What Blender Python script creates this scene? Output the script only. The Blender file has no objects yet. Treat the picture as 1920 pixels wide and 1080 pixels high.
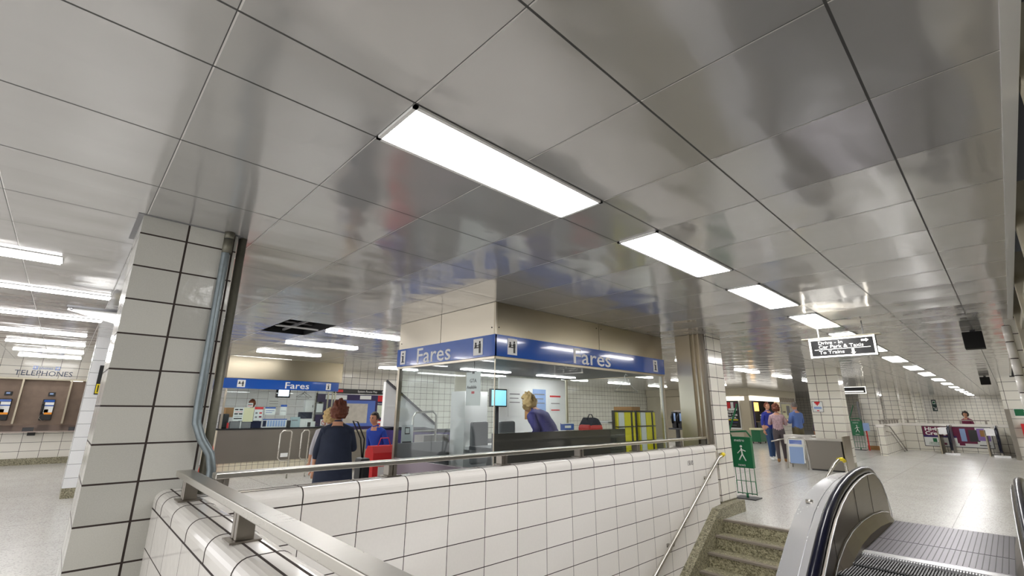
import bpy, bmesh, math, random
from mathutils import Vector, Matrix, noise as mnoise
random.seed(7)
C = bpy.context.scene.collection
PI = math.pi
# ---------------------------------------------------------------- camera
EYE = 1.455; CEIL = 2.655
yaw, pitch, roll, fpx = -0.8118, 0.2604, 0.0077, 858.3
cy_, sy_, cp_, sp_ = math.cos(yaw), math.sin(yaw), math.cos(pitch), math.sin(pitch)
Fw = Vector((sy_*cp_, cy_*cp_, sp_)); Rr = Vector((cy_, -sy_, 0)); Uu = Rr.cross(Fw)
R2 = math.cos(roll)*Rr + math.sin(roll)*Uu; U2 = -math.sin(roll)*Rr + math.cos(roll)*Uu
cam = bpy.data.objects.new('camera', bpy.data.cameras.new('camera')); C.objects.link(cam)
cam.data.sensor_width = 36; cam.data.lens = fpx/1920*36; cam.data.clip_start = 0.02; cam.data.clip_end = 200
cam.matrix_world = Matrix(((R2.x, U2.x, -Fw.x, 0), (R2.y, U2.y, -Fw.y, 0), (R2.z, U2.z, -Fw.z, EYE), (0, 0, 0, 1)))
bpy.context.scene.camera = cam
# ---------------------------------------------------------------- world, exposure
w = bpy.data.worlds.new('world'); bpy.context.scene.world = w; w.use_nodes = True
w.node_tree.nodes['Background'].inputs[0].default_value = (1.0, 0.985, 0.985, 1)
w.node_tree.nodes['Background'].inputs[1].default_value = 0.62
vs = bpy.context.scene.view_settings
vs.view_transform = 'Standard'; vs.look = 'None'; vs.gamma = 1; vs.use_curve_mapping = False
vs.exposure = 1.36
LAMP = 9.0          # emission of the fluorescent diffusers

# ---------------------------------------------------------------- materials
def srgb(r, g, b):
    f = lambda c: (c/255/12.92) if c/255 <= .04045 else ((c/255+.055)/1.055)**2.4
    return (f(r), f(g), f(b), 1)
MATS = {}
def mat(name, col=(.8, .8, .8, 1), rough=.5, metal=0, emit=0, spec=.5, noise=0, nscale=20, bump=0, coat=0):
    if name in MATS: return MATS[name]
    m = bpy.data.materials.new(name); m.use_nodes = True; nt = m.node_tree; b = nt.nodes['Principled BSDF']
    b.inputs['Base Color'].default_value = col; b.inputs['Roughness'].default_value = rough
    b.inputs['Metallic'].default_value = metal; b.inputs['Specular IOR Level'].default_value = spec
    b.inputs['Coat Weight'].default_value = coat
    if emit:
        b.inputs['Emission Color'].default_value = col; b.inputs['Emission Strength'].default_value = emit
    if noise or bump:
        tc = nt.nodes.new('ShaderNodeTexCoord'); n = nt.nodes.new('ShaderNodeTexNoise')
        n.inputs['Scale'].default_value = nscale; n.inputs['Detail'].default_value = 5
        nt.links.new(tc.outputs['Object'], n.inputs['Vector'])
        if noise:
            mx = nt.nodes.new('ShaderNodeMix'); mx.data_type = 'RGBA'
            mx.inputs[6].default_value = tuple(c*(1-noise) for c in col[:3])+(1,)
            mx.inputs[7].default_value = tuple(min(1, c*(1+noise)) for c in col[:3])+(1,)
            nt.links.new(n.outputs[0], mx.inputs[0]); nt.links.new(mx.outputs[2], b.inputs['Base Color'])
        if bump:
            bp = nt.nodes.new('ShaderNodeBump'); bp.inputs['Strength'].default_value = bump; bp.inputs['Distance'].default_value = .01
            nt.links.new(n.outputs[0], bp.inputs['Height']); nt.links.new(bp.outputs[0], b.inputs['Normal'])
    MATS[name] = m; return m
def math_node(nt, op, a, b=None, c=None):
    n = nt.nodes.new('ShaderNodeMath'); n.operation = op
    for i, v in enumerate((a, b, c)):
        if v is None: continue
        if isinstance(v, (int, float)): n.inputs[i].default_value = v
        else: nt.links.new(v, n.inputs[i])
    return n.outputs[0]
def grid_mask(nt, coord, pitch, width, phase=0):     # 1 on the joint
    t = math_node(nt, 'ADD', coord, -phase+pitch*1000)
    t = math_node(nt, 'DIVIDE', t, pitch); t = math_node(nt, 'FRACT', t)
    t = math_node(nt, 'SUBTRACT', t, .5); t = math_node(nt, 'ABSOLUTE', t)
    return math_node(nt, 'GREATER_THAN', t, .5-width/pitch/2)
def tile_mat(name, tw, th, ju, jv, col, grout=srgb(52, 42, 38), rough=.12, wave=.05, var=.04, spk=55):
    m = bpy.data.materials.new(name); m.use_nodes = True; nt = m.node_tree; b = nt.nodes['Principled BSDF']
    uv = nt.nodes.new('ShaderNodeUVMap'); sp = nt.nodes.new('ShaderNodeSeparateXYZ'); nt.links.new(uv.outputs[0], sp.inputs[0])
    mu = grid_mask(nt, sp.outputs[0], tw, ju); mv = grid_mask(nt, sp.outputs[1], th, jv)
    mk = math_node(nt, 'MAXIMUM', mu, mv)
    # per tile tone
    iu = math_node(nt, 'FLOOR', math_node(nt, 'DIVIDE', sp.outputs[0], tw)); iv = math_node(nt, 'FLOOR', math_node(nt, 'DIVIDE', sp.outputs[1], th))
    cb = nt.nodes.new('ShaderNodeCombineXYZ'); nt.links.new(iu, cb.inputs[0]); nt.links.new(iv, cb.inputs[1])
    wn = nt.nodes.new('ShaderNodeTexWhiteNoise'); nt.links.new(cb.outputs[0], wn.inputs[0])
    tc = nt.nodes.new('ShaderNodeTexCoord'); n = nt.nodes.new('ShaderNodeTexNoise'); n.inputs['Scale'].default_value = spk; n.inputs['Detail'].default_value = 6
    nt.links.new(tc.outputs['Object'], n.inputs['Vector'])
    tone = math_node(nt, 'ADD', math_node(nt, 'MULTIPLY', wn.outputs[0], .6), math_node(nt, 'MULTIPLY', n.outputs[0], .5))
    mx = nt.nodes.new('ShaderNodeMix'); mx.data_type = 'RGBA'
    mx.inputs[6].default_value = tuple(c*(1-var*2) for c in col[:3])+(1,); mx.inputs[7].default_value = tuple(min(1, c*(1+var)) for c in col[:3])+(1,)
    nt.links.new(tone, mx.inputs[0])
    m2 = nt.nodes.new('ShaderNodeMix'); m2.data_type = 'RGBA'; m2.inputs[7].default_value = grout
    nt.links.new(mx.outputs[2], m2.inputs[6]); nt.links.new(mk, m2.inputs[0]); nt.links.new(m2.outputs[2], b.inputs['Base Color'])
    r = math_node(nt, 'ADD', math_node(nt, 'MULTIPLY', mk, .7), rough); nt.links.new(r, b.inputs['Roughness'])
    bp = nt.nodes.new('ShaderNodeBump'); bp.inputs['Strength'].default_value = wave; bp.inputs['Distance'].default_value = .02
    n2 = nt.nodes.new('ShaderNodeTexNoise'); n2.inputs['Scale'].default_value = 14; nt.links.new(tc.outputs['Object'], n2.inputs['Vector'])
    h = math_node(nt, 'SUBTRACT', n2.outputs[0], math_node(nt, 'MULTIPLY', mk, .6)); nt.links.new(h, bp.inputs['Height']); nt.links.new(bp.outputs[0], b.inputs['Normal'])
    MATS[name] = m; return m
def ceiling_mat():
    m = bpy.data.materials.new('ceiling_panels'); m.use_nodes = True; nt = m.node_tree; b = nt.nodes['Principled BSDF']
    tc = nt.nodes.new('ShaderNodeTexCoord'); sp = nt.nodes.new('ShaderNodeSeparateXYZ'); nt.links.new(tc.outputs['Object'], sp.inputs[0])
    x, y = sp.outputs[0], sp.outputs[1]
    right = math_node(nt, 'GREATER_THAN', x, -1.6)
    ma = grid_mask(nt, x, .6375, .009, -1.436); mb = grid_mask(nt, x, .655, .009, -1.768)
    dark = math_node(nt, 'ADD', math_node(nt, 'MULTIPLY', ma, right), math_node(nt, 'MULTIPLY', mb, math_node(nt, 'SUBTRACT', 1, right)))
    lightj = grid_mask(nt, y, .641, .009, .815); lightc = grid_mask(nt, y, .641, .0035, .812)
    px = math_node(nt, 'FLOOR', math_node(nt, 'DIVIDE', math_node(nt, 'ADD', x, 1.436), .6375)); py = math_node(nt, 'FLOOR', math_node(nt, 'DIVIDE', math_node(nt, 'SUBTRACT', y, .815), .641))
    cb = nt.nodes.new('ShaderNodeCombineXYZ'); nt.links.new(px, cb.inputs[0]); nt.links.new(py, cb.inputs[1])
    wn = nt.nodes.new('ShaderNodeTexWhiteNoise'); nt.links.new(cb.outputs[0], wn.inputs[0])
    n = nt.nodes.new('ShaderNodeTexNoise'); n.inputs['Scale'].default_value = 3; n.inputs['Detail'].default_value = 6; nt.links.new(tc.outputs['Object'], n.inputs['Vector'])
    tone = math_node(nt, 'ADD', math_node(nt, 'MULTIPLY', wn.outputs[0], .3), math_node(nt, 'MULTIPLY', n.outputs[0], .6))
    mx = nt.nodes.new('ShaderNodeMix'); mx.data_type = 'RGBA'; mx.inputs[6].default_value = (.57, .562, .555, 1); mx.inputs[7].default_value = (.66, .652, .645, 1); nt.links.new(tone, mx.inputs[0])
    m1 = nt.nodes.new('ShaderNodeMix'); m1.data_type = 'RGBA'; m1.inputs[7].default_value = (.80, .79, .77, 1); nt.links.new(mx.outputs[2], m1.inputs[6]); nt.links.new(lightj, m1.inputs[0])
    m2 = nt.nodes.new('ShaderNodeMix'); m2.data_type = 'RGBA'; m2.inputs[7].default_value = (.10, .10, .10, 1); nt.links.new(m1.outputs[2], m2.inputs[6]); nt.links.new(math_node(nt, 'MAXIMUM', dark, lightc), m2.inputs[0])
    nt.links.new(m2.outputs[2], b.inputs['Base Color'])
    b.inputs['Metallic'].default_value = .45
    jm = math_node(nt, 'MAXIMUM', dark, lightj)
    nt.links.new(math_node(nt, 'ADD', math_node(nt, 'MULTIPLY', jm, .4), .14), b.inputs['Roughness'])
    b.inputs['Anisotropic'].default_value = .0
    # each sheet is slightly dished and tilted, so reflections wander from panel to panel
    fx = math_node(nt, 'FRACT', math_node(nt, 'DIVIDE', math_node(nt, 'ADD', y, 100*.641-.815), .641))
    dish = math_node(nt, 'MULTIPLY', math_node(nt, 'POWER', math_node(nt, 'SUBTRACT', fx, .5), 2), .012)
    mp = nt.nodes.new('ShaderNodeMapping'); mp.inputs['Scale'].default_value = (1.6, .9, 1); nt.links.new(tc.outputs['Object'], mp.inputs[0])
    n2 = nt.nodes.new('ShaderNodeTexNoise'); n2.inputs['Scale'].default_value = 1.6; n2.inputs['Detail'].default_value = 1.5; nt.links.new(mp.outputs[0], n2.inputs['Vector'])
    h = math_node(nt, 'ADD', dish, math_node(nt, 'MULTIPLY', n2.outputs[0], .016))
    bp = nt.nodes.new('ShaderNodeBump'); bp.inputs['Strength'].default_value = 1; bp.inputs['Distance'].default_value = 1
    nt.links.new(h, bp.inputs['Height']); nt.links.new(bp.outputs[0], b.inputs['Normal'])
    MATS['ceiling'] = m; return m
def floor_mat():
    m = bpy.data.materials.new('terrazzo_floor'); m.use_nodes = True; nt = m.node_tree; b = nt.nodes['Principled BSDF']
    tc = nt.nodes.new('ShaderNodeTexCoord'); sp = nt.nodes.new('ShaderNodeSeparateXYZ'); nt.links.new(tc.outputs['Object'], sp.inputs[0])
    v = nt.nodes.new('ShaderNodeTexVoronoi'); v.inputs['Scale'].default_value = 90; nt.links.new(tc.outputs['Object'], v.inputs['Vector'])
    n = nt.nodes.new('ShaderNodeTexNoise'); n.inputs['Scale'].default_value = 1.3; n.inputs['Detail'].default_value = 8; nt.links.new(tc.outputs['Object'], n.inputs['Vector'])
    cr = nt.nodes.new('ShaderNodeValToRGB'); nt.links.new(v.outputs['Color'], cr.inputs[0])
    cr.color_ramp.elements[0].color = (.32, .31, .28, 1); cr.color_ramp.elements[1].color = (.66, .65, .62, 1); cr.color_ramp.elements[1].position = .45
    cr2 = nt.nodes.new('ShaderNodeMix'); cr2.data_type = 'RGBA'; cr2.blend_type = 'MULTIPLY'; cr2.inputs[0].default_value = 1
    t2 = nt.nodes.new('ShaderNodeMix'); t2.data_type = 'RGBA'; t2.inputs[6].default_value = (.88, .87, .85, 1); t2.inputs[7].default_value = (1, 1, 1, 1); nt.links.new(n.outputs[0], t2.inputs[0])
    nt.links.new(cr.outputs[0], cr2.inputs[6]); nt.links.new(t2.outputs[2], cr2.inputs[7])
    jt = math_node(nt, 'MAXIMUM', grid_mask(nt, sp.outputs[0], 1.35, .006, -.8), grid_mask(nt, sp.outputs[1], 2.7, .006, .5))
    m3 = nt.nodes.new('ShaderNodeMix'); m3.data_type = 'RGBA'; m3.inputs[7].default_value = (.2, .19, .17, 1); nt.links.new(cr2.outputs[2], m3.inputs[6]); nt.links.new(jt, m3.inputs[0])
    nt.links.new(m3.outputs[2], b.inputs['Base Color'])
    nt.links.new(math_node(nt, 'ADD', math_node(nt, 'MULTIPLY', n.outputs[0], .06), .22), b.inputs['Roughness'])
    MATS['floor'] = m; return m
def terrazzo(name, a, bcol, scale=70, rough=.4):
    m = bpy.data.materials.new(name); m.use_nodes = True; nt = m.node_tree; b = nt.nodes['Principled BSDF']
    tc = nt.nodes.new('ShaderNodeTexCoord'); v = nt.nodes.new('ShaderNodeTexVoronoi'); v.inputs['Scale'].default_value = scale; nt.links.new(tc.outputs['Object'], v.inputs['Vector'])
    mx = nt.nodes.new('ShaderNodeMix'); mx.data_type = 'RGBA'; mx.inputs[6].default_value = a; mx.inputs[7].default_value = bcol
    sp = nt.nodes.new('ShaderNodeSeparateColor'); nt.links.new(v.outputs['Color'], sp.inputs[0]); nt.links.new(sp.outputs[0], mx.inputs[0]); nt.links.new(mx.outputs[2], b.inputs['Base Color'])
    b.inputs['Roughness'].default_value = rough; MATS[name] = m; return m
def brushed(name, col, rough, axis=2, stretch=60, amt=.12, aniso=0):
    m = bpy.data.materials.new(name); m.use_nodes = True; nt = m.node_tree; b = nt.nodes['Principled BSDF']
    b.inputs['Metallic'].default_value = 1; b.inputs['Base Color'].default_value = col
    tc = nt.nodes.new('ShaderNodeTexCoord'); mp = nt.nodes.new('ShaderNodeMapping'); s = [stretch]*3; s[axis] = 1.5; mp.inputs['Scale'].default_value = s
    nt.links.new(tc.outputs['Object'], mp.inputs[0]); n = nt.nodes.new('ShaderNodeTexNoise'); n.inputs['Scale'].default_value = 1; n.inputs['Detail'].default_value = 4; nt.links.new(mp.outputs[0], n.inputs['Vector'])
    n2 = nt.nodes.new('ShaderNodeTexNoise'); n2.inputs['Scale'].default_value = 2.2; n2.inputs['Detail'].default_value = 4; nt.links.new(tc.outputs['Object'], n2.inputs['Vector'])
    t = math_node(nt, 'ADD', math_node(nt, 'MULTIPLY', n.outputs[0], amt), math_node(nt, 'MULTIPLY', n2.outputs[0], amt))
    nt.links.new(math_node(nt, 'ADD', t, rough-amt), b.inputs['Roughness'])
    MATS[name] = m; return m
def glass_mat(name, tint=(1, 1, 1, 1), refl=.16):
    m = bpy.data.materials.new(name); m.use_nodes = True; nt = m.node_tree; nt.nodes.clear()
    o = nt.nodes.new('ShaderNodeOutputMaterial'); t = nt.nodes.new('ShaderNodeBsdfTransparent'); t.inputs[0].default_value = tint
    g = nt.nodes.new('ShaderNodeBsdfGlossy'); g.inputs['Roughness'].default_value = .01
    mx = nt.nodes.new('ShaderNodeMixShader'); lw = nt.nodes.new('ShaderNodeLayerWeight'); lw.inputs[0].default_value = .5; pw = math_node(nt, 'MULTIPLY', math_node(nt, 'POWER', lw.outputs['Facing'], 4), .5)
    f = math_node(nt, 'ADD', pw, refl/2); nt.links.new(f, mx.inputs[0])
    nt.links.new(t.outputs[0], mx.inputs[1]); nt.links.new(g.outputs[0], mx.inputs[2]); nt.links.new(mx.outputs[0], o.inputs[0])
    MATS[name] = m; return m

CREAM = srgb(246, 242, 236)
M_CEIL = ceiling_mat(); M_FLOOR = floor_mat()
T_WALL = tile_mat('tile_stairwell_wall', .375, .2142, .0055, .0065, CREAM)
T_PIL = tile_mat('tile_pillar', .27, .2142, .012, .010, srgb(198, 197, 190), wave=.12, rough=.16, var=.13, spk=170)  # the pillar's shade is put into this greyer colour; speckle is the tile's own
T_STD = tile_mat('tile_cream_far', .27, .2142, .010, .010, srgb(240, 236, 226))
T_COL = tile_mat('tile_pillar_far', .27, .2142, .011, .011, srgb(236, 232, 220))
T_BIG = tile_mat('tile_large', .42, .30, .012, .012, srgb(236, 232, 220))
T_PHONE = tile_mat('tile_phone_wall', .375, .2142, .008, .008, srgb(240, 236, 226))
T_BASE = tile_mat('tile_small', .12, .17, .006, .006, srgb(224, 216, 192))
T_WHITE = tile_mat('tile_white', .27, .2142, .006, .006, srgb(240, 241, 242), grout=srgb(120, 120, 122))
M_COPE = mat('coping_tile', CREAM, .1, coat=.3)
M_GROUT = mat('grout_dark', srgb(50, 40, 36), .8)
M_TERR = terrazzo('terrazzo_steps', srgb(100, 95, 72), srgb(194, 188, 158))
M_TERRD = terrazzo('terrazzo_dado', srgb(90, 86, 66), srgb(172, 166, 140))
M_NOSE = mat('stair_nosing', srgb(142, 133, 122), .5, bump=.3, nscale=60)
M_STEEL = brushed('steel_brushed', srgb(208, 204, 196), .30, 1)
M_STEELV = brushed('steel_vertical', srgb(200, 192, 176), .30, 2, amt=.05)
M_STEELW = brushed('steel_warm', srgb(170, 161, 142), .30, 2, amt=.015)
M_STEELD = brushed('steel_dull', srgb(150, 144, 136), .36, 1, amt=.07)
M_DECK = brushed('steel_deck', srgb(240, 240, 242), .26, 1, amt=.05)
M_DECK.node_tree.nodes['Principled BSDF'].inputs['Metallic'].default_value = .6
M_GALV = mat('galvanised', srgb(128, 138, 142), .38, .7, noise=.2, nscale=30)
M_GALVD = mat('galvanised_dark', srgb(118, 116, 104), .45, .6, noise=.2, nscale=30)
M_BLACKR = mat('black_rubber', srgb(14, 16, 36), .22, 0, spec=.35)
M_BLACK = mat('black_plastic', srgb(18, 18, 20), .4)
M_BLACKM = mat('black_matt', srgb(14, 14, 14), .8)
M_DGREY = mat('dark_grey', srgb(58, 58, 60), .5)
M_GREY = mat('grey', srgb(130, 130, 132), .5)
M_WHITE = mat('white', srgb(240, 240, 238), .4)
M_PAPER = mat('paper', srgb(236, 238, 236), .8)
M_BLUE = mat('sign_blue', srgb(36, 88, 178), .12, coat=.5)
M_NAVY = mat('navy', srgb(26, 34, 60), .8)
M_YEL = mat('yellow', srgb(238, 214, 20), .45)
M_YELR = mat('yellow_brochures', srgb(246, 230, 40), .5, noise=.15, nscale=40)
M_RED = mat('red', srgb(214, 40, 44), .5)
M_ORANGE = mat('orange_cone', srgb(232, 66, 40), .5)
M_GREEN = mat('green_metal', srgb(14, 104, 62), .35)
M_PURPLE = mat('purple', srgb(52, 36, 104), .4)
M_MAROON = mat('maroon', srgb(108, 16, 62), .4)
M_LBLUE = mat('light_blue_paper', srgb(150, 176, 220), .6)
M_CARD = mat('cardboard', srgb(176, 132, 84), .8)
M_BROWN = mat('brown_panel', srgb(122, 104, 90), .35, .35, noise=.25, nscale=6)
M_BEIGE = mat('beige_paint', srgb(206, 198, 176), .5)
M_CONC = mat('concrete', srgb(150, 144, 110), .8, noise=.2, nscale=25)
M_CREAMP = mat('cream_paper', srgb(232, 228, 190), .7)
M_LAMP = mat('lamp_diffuser', (1, .985, .975, 1), .5, emit=LAMP)
M_LIT = mat('lit_white', (1, .97, .9, 1), .5, emit=.75)
M_LITY = mat('lit_menu', srgb(250, 190, 90), .5, emit=1.2)
M_GLASS = glass_mat('glass_pane', (.95, .98, .98, 1), .06)
M_GLASSD = glass_mat('glass_dark', (.34, .36, .38, 1), .10)
M_SKIN = mat('skin', srgb(206, 152, 122), .6)
M_HAIRR = mat('hair_auburn', srgb(112, 60, 40), .6, noise=.3, nscale=60)
M_HAIRB = mat('hair_blonde', srgb(206, 176, 122), .6, noise=.25, nscale=60)
M_HAIRD = mat('hair_dark', srgb(40, 30, 26), .6)
M_HAIRG = mat('hair_grey', srgb(110, 104, 100), .6)
M_DENIM = mat('denim', srgb(52, 80, 124), .8)
M_PLATE = mat('landing_plate', srgb(112, 108, 116), .34, .85, noise=.12, nscale=3)
M_TREAD = mat('tread_dark', srgb(54, 56, 58), .35, .7)

# ---------------------------------------------------------------- mesh building
class MB:
    """collects shapes; coordinates are world metres until build() makes them local to the parent"""
    def __init__(s): s.v = []; s.f = []; s.m = []; s.sm = []; s.mats = []; s.uv = {}
    def mi(s, m):
        if m not in s.mats: s.mats.append(m)
        return s.mats.index(m)
    def face(s, idx, m, smooth=False): s.f.append(idx); s.m.append(s.mi(m)); s.sm.append(smooth)
    def quad(s, pts, m):
        n = len(s.v); s.v += [tuple(p) for p in pts]; s.face(list(range(n, n+len(pts))), m)
    def box(s, x0, x1, y0, y1, z0, z1, m, bev=0):
        if x0 > x1: x0, x1 = x1, x0
        if y0 > y1: y0, y1 = y1, y0
        if z0 > z1: z0, z1 = z1, z0
        if bev <= 0:
            n = len(s.v)
            s.v += [(x0, y0, z0), (x1, y0, z0), (x1, y1, z0), (x0, y1, z0), (x0, y0, z1), (x1, y0, z1), (x1, y1, z1), (x0, y1, z1)]
            for q in ((0, 3, 2, 1), (4, 5, 6, 7), (0, 1, 5, 4), (1, 2, 6, 5), (2, 3, 7, 6), (3, 0, 4, 7)): s.face([n+i for i in q], m)
            return
        b = min(bev, (x1-x0)*.49, (y1-y0)*.49, (z1-z0)*.49)
        bm = bmesh.new(); bmesh.ops.create_cube(bm, size=1)
        for v in bm.verts: v.co = Vector(((x0+x1)/2+v.co.x*(x1-x0), (y0+y1)/2+v.co.y*(y1-y0), (z0+z1)/2+v.co.z*(z1-z0)))
        bmesh.ops.bevel(bm, geom=bm.edges[:], offset=b, segments=2, affect='EDGES', profile=.5)
        s.bm(bm, m, False)
    def bm(s, bm, m, smooth=False):
        n = len(s.v); bm.verts.index_update()
        s.v += [tuple(v.co) for v in bm.verts]
        for f in bm.faces: s.face([n+v.index for v in f.verts], m, smooth)
        bm.free()
    def prism(s, prof, axis, a0, a1, m, smooth=False, caps=True):
        """prof: list of 2-D points in the other two axes (xyz order), extruded a0..a1 along axis"""
        n = len(s.v); k = len(prof)
        for a in (a0, a1):
            for p in prof:
                q = list(p); q.insert(axis, a); s.v.append(tuple(q))
        for i in range(k): s.face([n+i, n+(i+1) % k, n+k+(i+1) % k, n+k+i], m, smooth)
        if caps: s.face([n+i for i in range(k)][::-1], m); s.face([n+k+i for i in range(k)], m)
    def tube(s, pts, r, m, seg=10, caps=True, r_list=None):
        pts = [Vector(p) for p in pts]; n0 = len(s.v); up = None
        for i, p in enumerate(pts):
            a = pts[max(i-1, 0)]; b = pts[min(i+1, len(pts)-1)]; t = (b-a).normalized()
            if up is None:
                up = Vector((0, 0, 1)) if abs(t.z) < .9 else Vector((1, 0, 0))
            sd = t.cross(up).normalized(); up = sd.cross(t).normalized()
            rr = r_list[i] if r_list else r
            for k in range(seg):
                an = 2*PI*k/seg; s.v.append(tuple(p+sd*math.cos(an)*rr+up*math.sin(an)*rr))
        for i in range(len(pts)-1):
            for k in range(seg):
                s.face([n0+i*seg+k, n0+i*seg+(k+1) % seg, n0+(i+1)*seg+(k+1) % seg, n0+(i+1)*seg+k], m, True)
        if caps:
            s.face([n0+k for k in range(seg)][::-1], m); s.face([n0+(len(pts)-1)*seg+k for k in range(seg)], m)
    def cyl(s, x, y, z0, z1, r, m, seg=20, r2=None):
        s.tube([(x, y, z0), (x, y, z1)], r, m, seg, r_list=[r, r if r2 is None else r2])
    def ball(s, c, r, m, sc=(1, 1, 1), seg=14, rings=9):
        bm = bmesh.new(); bmesh.ops.create_uvsphere(bm, u_segments=seg, v_segments=rings, radius=r)
        for v in bm.verts: v.co = Vector((c[0]+v.co.x*sc[0], c[1]+v.co.y*sc[1], c[2]+v.co.z*sc[2]))
        s.bm(bm, m, True)
    def build(s, name, parent=None, uvo=(0, 0, 0)):
        me = bpy.data.meshes.new(name)
        o = bpy.data.objects.new(name, me); C.objects.link(o)
        inv = Matrix.Identity(4)
        if parent is not None:
            o.parent = parent; inv = world(parent).inverted()
        me.from_pydata([tuple(inv @ Vector(v)) for v in s.v], [], s.f)
        for m in s.mats: me.materials.append(m)
        uvl = me.uv_layers.new(name='UVMap')
        for p in me.polygons:
            p.material_index = s.m[p.index]; p.use_smooth = s.sm[p.index]
        ox, oy, oz = uvo
        for i, f in enumerate(s.f):
            a, b_, c_ = Vector(s.v[f[0]]), Vector(s.v[f[1]]), Vector(s.v[f[2]])
            nn = (b_-a).cross(c_-b_); ax = max(range(3), key=lambda k: abs(nn[k]))
            p = me.polygons[i]
            for li, vi in zip(p.loop_indices, f):
                x, y, z = s.v[vi]
                uvl.data[li].uv = (y-oy, z-oz) if ax == 0 else ((x-ox, z-oz) if ax == 1 else (x-ox, y-oy))
        me.update(); return o
WM = {}
def world(o):
    m = o.matrix_basis.copy()
    return world(o.parent) @ m if o.parent else m
def tag(o, label=None, cat=None, group=None, kind=None):
    if label: o['label'] = label
    if cat: o['category'] = cat
    if group: o['group'] = group
    if kind: o['kind'] = kind
    return o
def thing(name, loc, label, cat, group=None, rz=0):
    o = bpy.data.objects.new(name, None); C.objects.link(o); o.location = loc; o.rotation_euler = (0, 0, rz); o.empty_display_size = .1
    o.matrix_basis = Matrix.Translation(loc) @ Matrix.Rotation(rz, 4, 'Z')
    return tag(o, label, cat, group)
def struct(name, mb, uvo=(0, 0, 0)): return tag(mb.build(name, None, uvo), kind='structure')
def part_box(name, parent, dims, m, bev=0, label=None, uvo=(0, 0, 0)):
    b = MB(); b.box(*dims, m, bev); o = b.build(name, parent, uvo)
    if label: o['label'] = label
    return o
def copy_tree(o, parent=None):
    c = o.copy(); C.objects.link(c); c.parent = parent
    for ch in [k for k in bpy.data.objects if k.parent == o]: copy_tree(ch, c)
    return c
def text(name, s, parent, origin, right, up, size, m, align='LEFT', depth=.002, bold=0, stretch=1.0):
    """lettering lying on a plane: origin, unit right and up vectors in world space"""
    cu = bpy.data.curves.new('lettering', 'FONT'); cu.body = s; cu.size = size; cu.align_x = align; cu.extrude = depth/2; cu.offset = bold; cu.resolution_u = 2
    t = bpy.data.objects.new('tmp', cu); C.objects.link(t)
    bpy.context.view_layer.update()
    me = bpy.data.meshes.new_from_object(t.evaluated_get(bpy.context.evaluated_depsgraph_get()))
    bpy.data.objects.remove(t); bpy.data.curves.remove(cu)
    r = Vector(right).normalized(); u = Vector(up).normalized(); n = r.cross(u)
    M = Matrix(((r.x*stretch, u.x, n.x, origin[0]), (r.y*stretch, u.y, n.y, origin[1]), (r.z*stretch, u.z, n.z, origin[2]), (0, 0, 0, 1)))
    if parent is not None: M = world(parent).inverted() @ M
    me.transform(M); me.materials.clear(); me.materials.append(m)
    o = bpy.data.objects.new(name, me); C.objects.link(o)
    if parent is not None: o.parent = parent
    return o
#==BODY==
# ================================================================ the setting
WX = -3.142                       # tiled face of the stairwell parapet
# floor with the stairwell opening (x -3.14..0.1, y 0.68..6.9)
b = MB()
for x0, x1, y0, y1 in ((-20, 1.5, -3, .60), (-20, -3.30, .60, 47), (-3.30, 1.5, 8.72, 47), (-3.30, -1.96, 6.98, 8.72), (.05, 1.5, .60, 8.72)):
    b.box(x0, x1, y0, y1, -.25, 0, M_FLOOR)
struct('floor', b)
b = MB(); b.box(-3.3, .6, .2, 9.0, -4.2, -4.1, M_TERRD); struct('floor_lower', b)
# ceiling sheet with the open hatch
b = MB(); hx0, hx1, hy0, hy1 = -8.02, -6.72, 2.1, 2.74
for x0, x1, y0, y1 in ((-20, hx0, -3, 47), (hx1, .2, -3, 47), (hx0, hx1, -3, hy0), (hx0, hx1, hy1, 47)):
    b.quad([(x0, y0, CEIL), (x0, y1, CEIL), (x1, y1, CEIL), (x1, y0, CEIL)], M_CEIL)
struct('ceiling', b)
b = MB(); b.box(-20, 3, -3, 47, 3.3, 3.35, M_BLACKM); struct('ceiling_slab', b)
# white edge strip of the ceiling along the right and the concrete soffit beyond
b = MB(); b.box(.2, .245, -1, 22, CEIL-.012, CEIL+.10, M_WHITE); struct('trim_1', b)
b = MB(); b.box(.40, .5, -1, 22, 0, CEIL+.5, M_CONC); struct('wall_screen', b)
# walls
b = MB(); b.box(-18.0, -17.7, -3, 1.9, 0, CEIL, T_PHONE); struct('wall_left', b, (0, .16, .12))
b = MB(); b.box(-17.72, -17.66, -3, 1.9, 0, .16, M_TERRD); struct('baseboard_left', b)
b = MB(); b.box(-17.7, -14.95, 1.9, 2.1, 0, CEIL, T_STD); struct('wall_return', b)
b = MB(); b.box(-15.2, -14.95, 2.1, 47, 0, CEIL, T_STD); struct('wall_back', b, (0, .1, .1))
b = MB(); b.box(-14.95, 3, 46.0, 46.3, 0, CEIL, T_STD); struct('wall_far', b, (.1, 0, .1))
b = MB(); b.box(-.10, 1.2, 23.0, 23.3, 0, CEIL, T_BIG); b.box(-.12, 1.2, 23.3, 46, 0, CEIL, T_BIG); struct('wall_right', b, (-.02, .1, .1))
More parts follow.
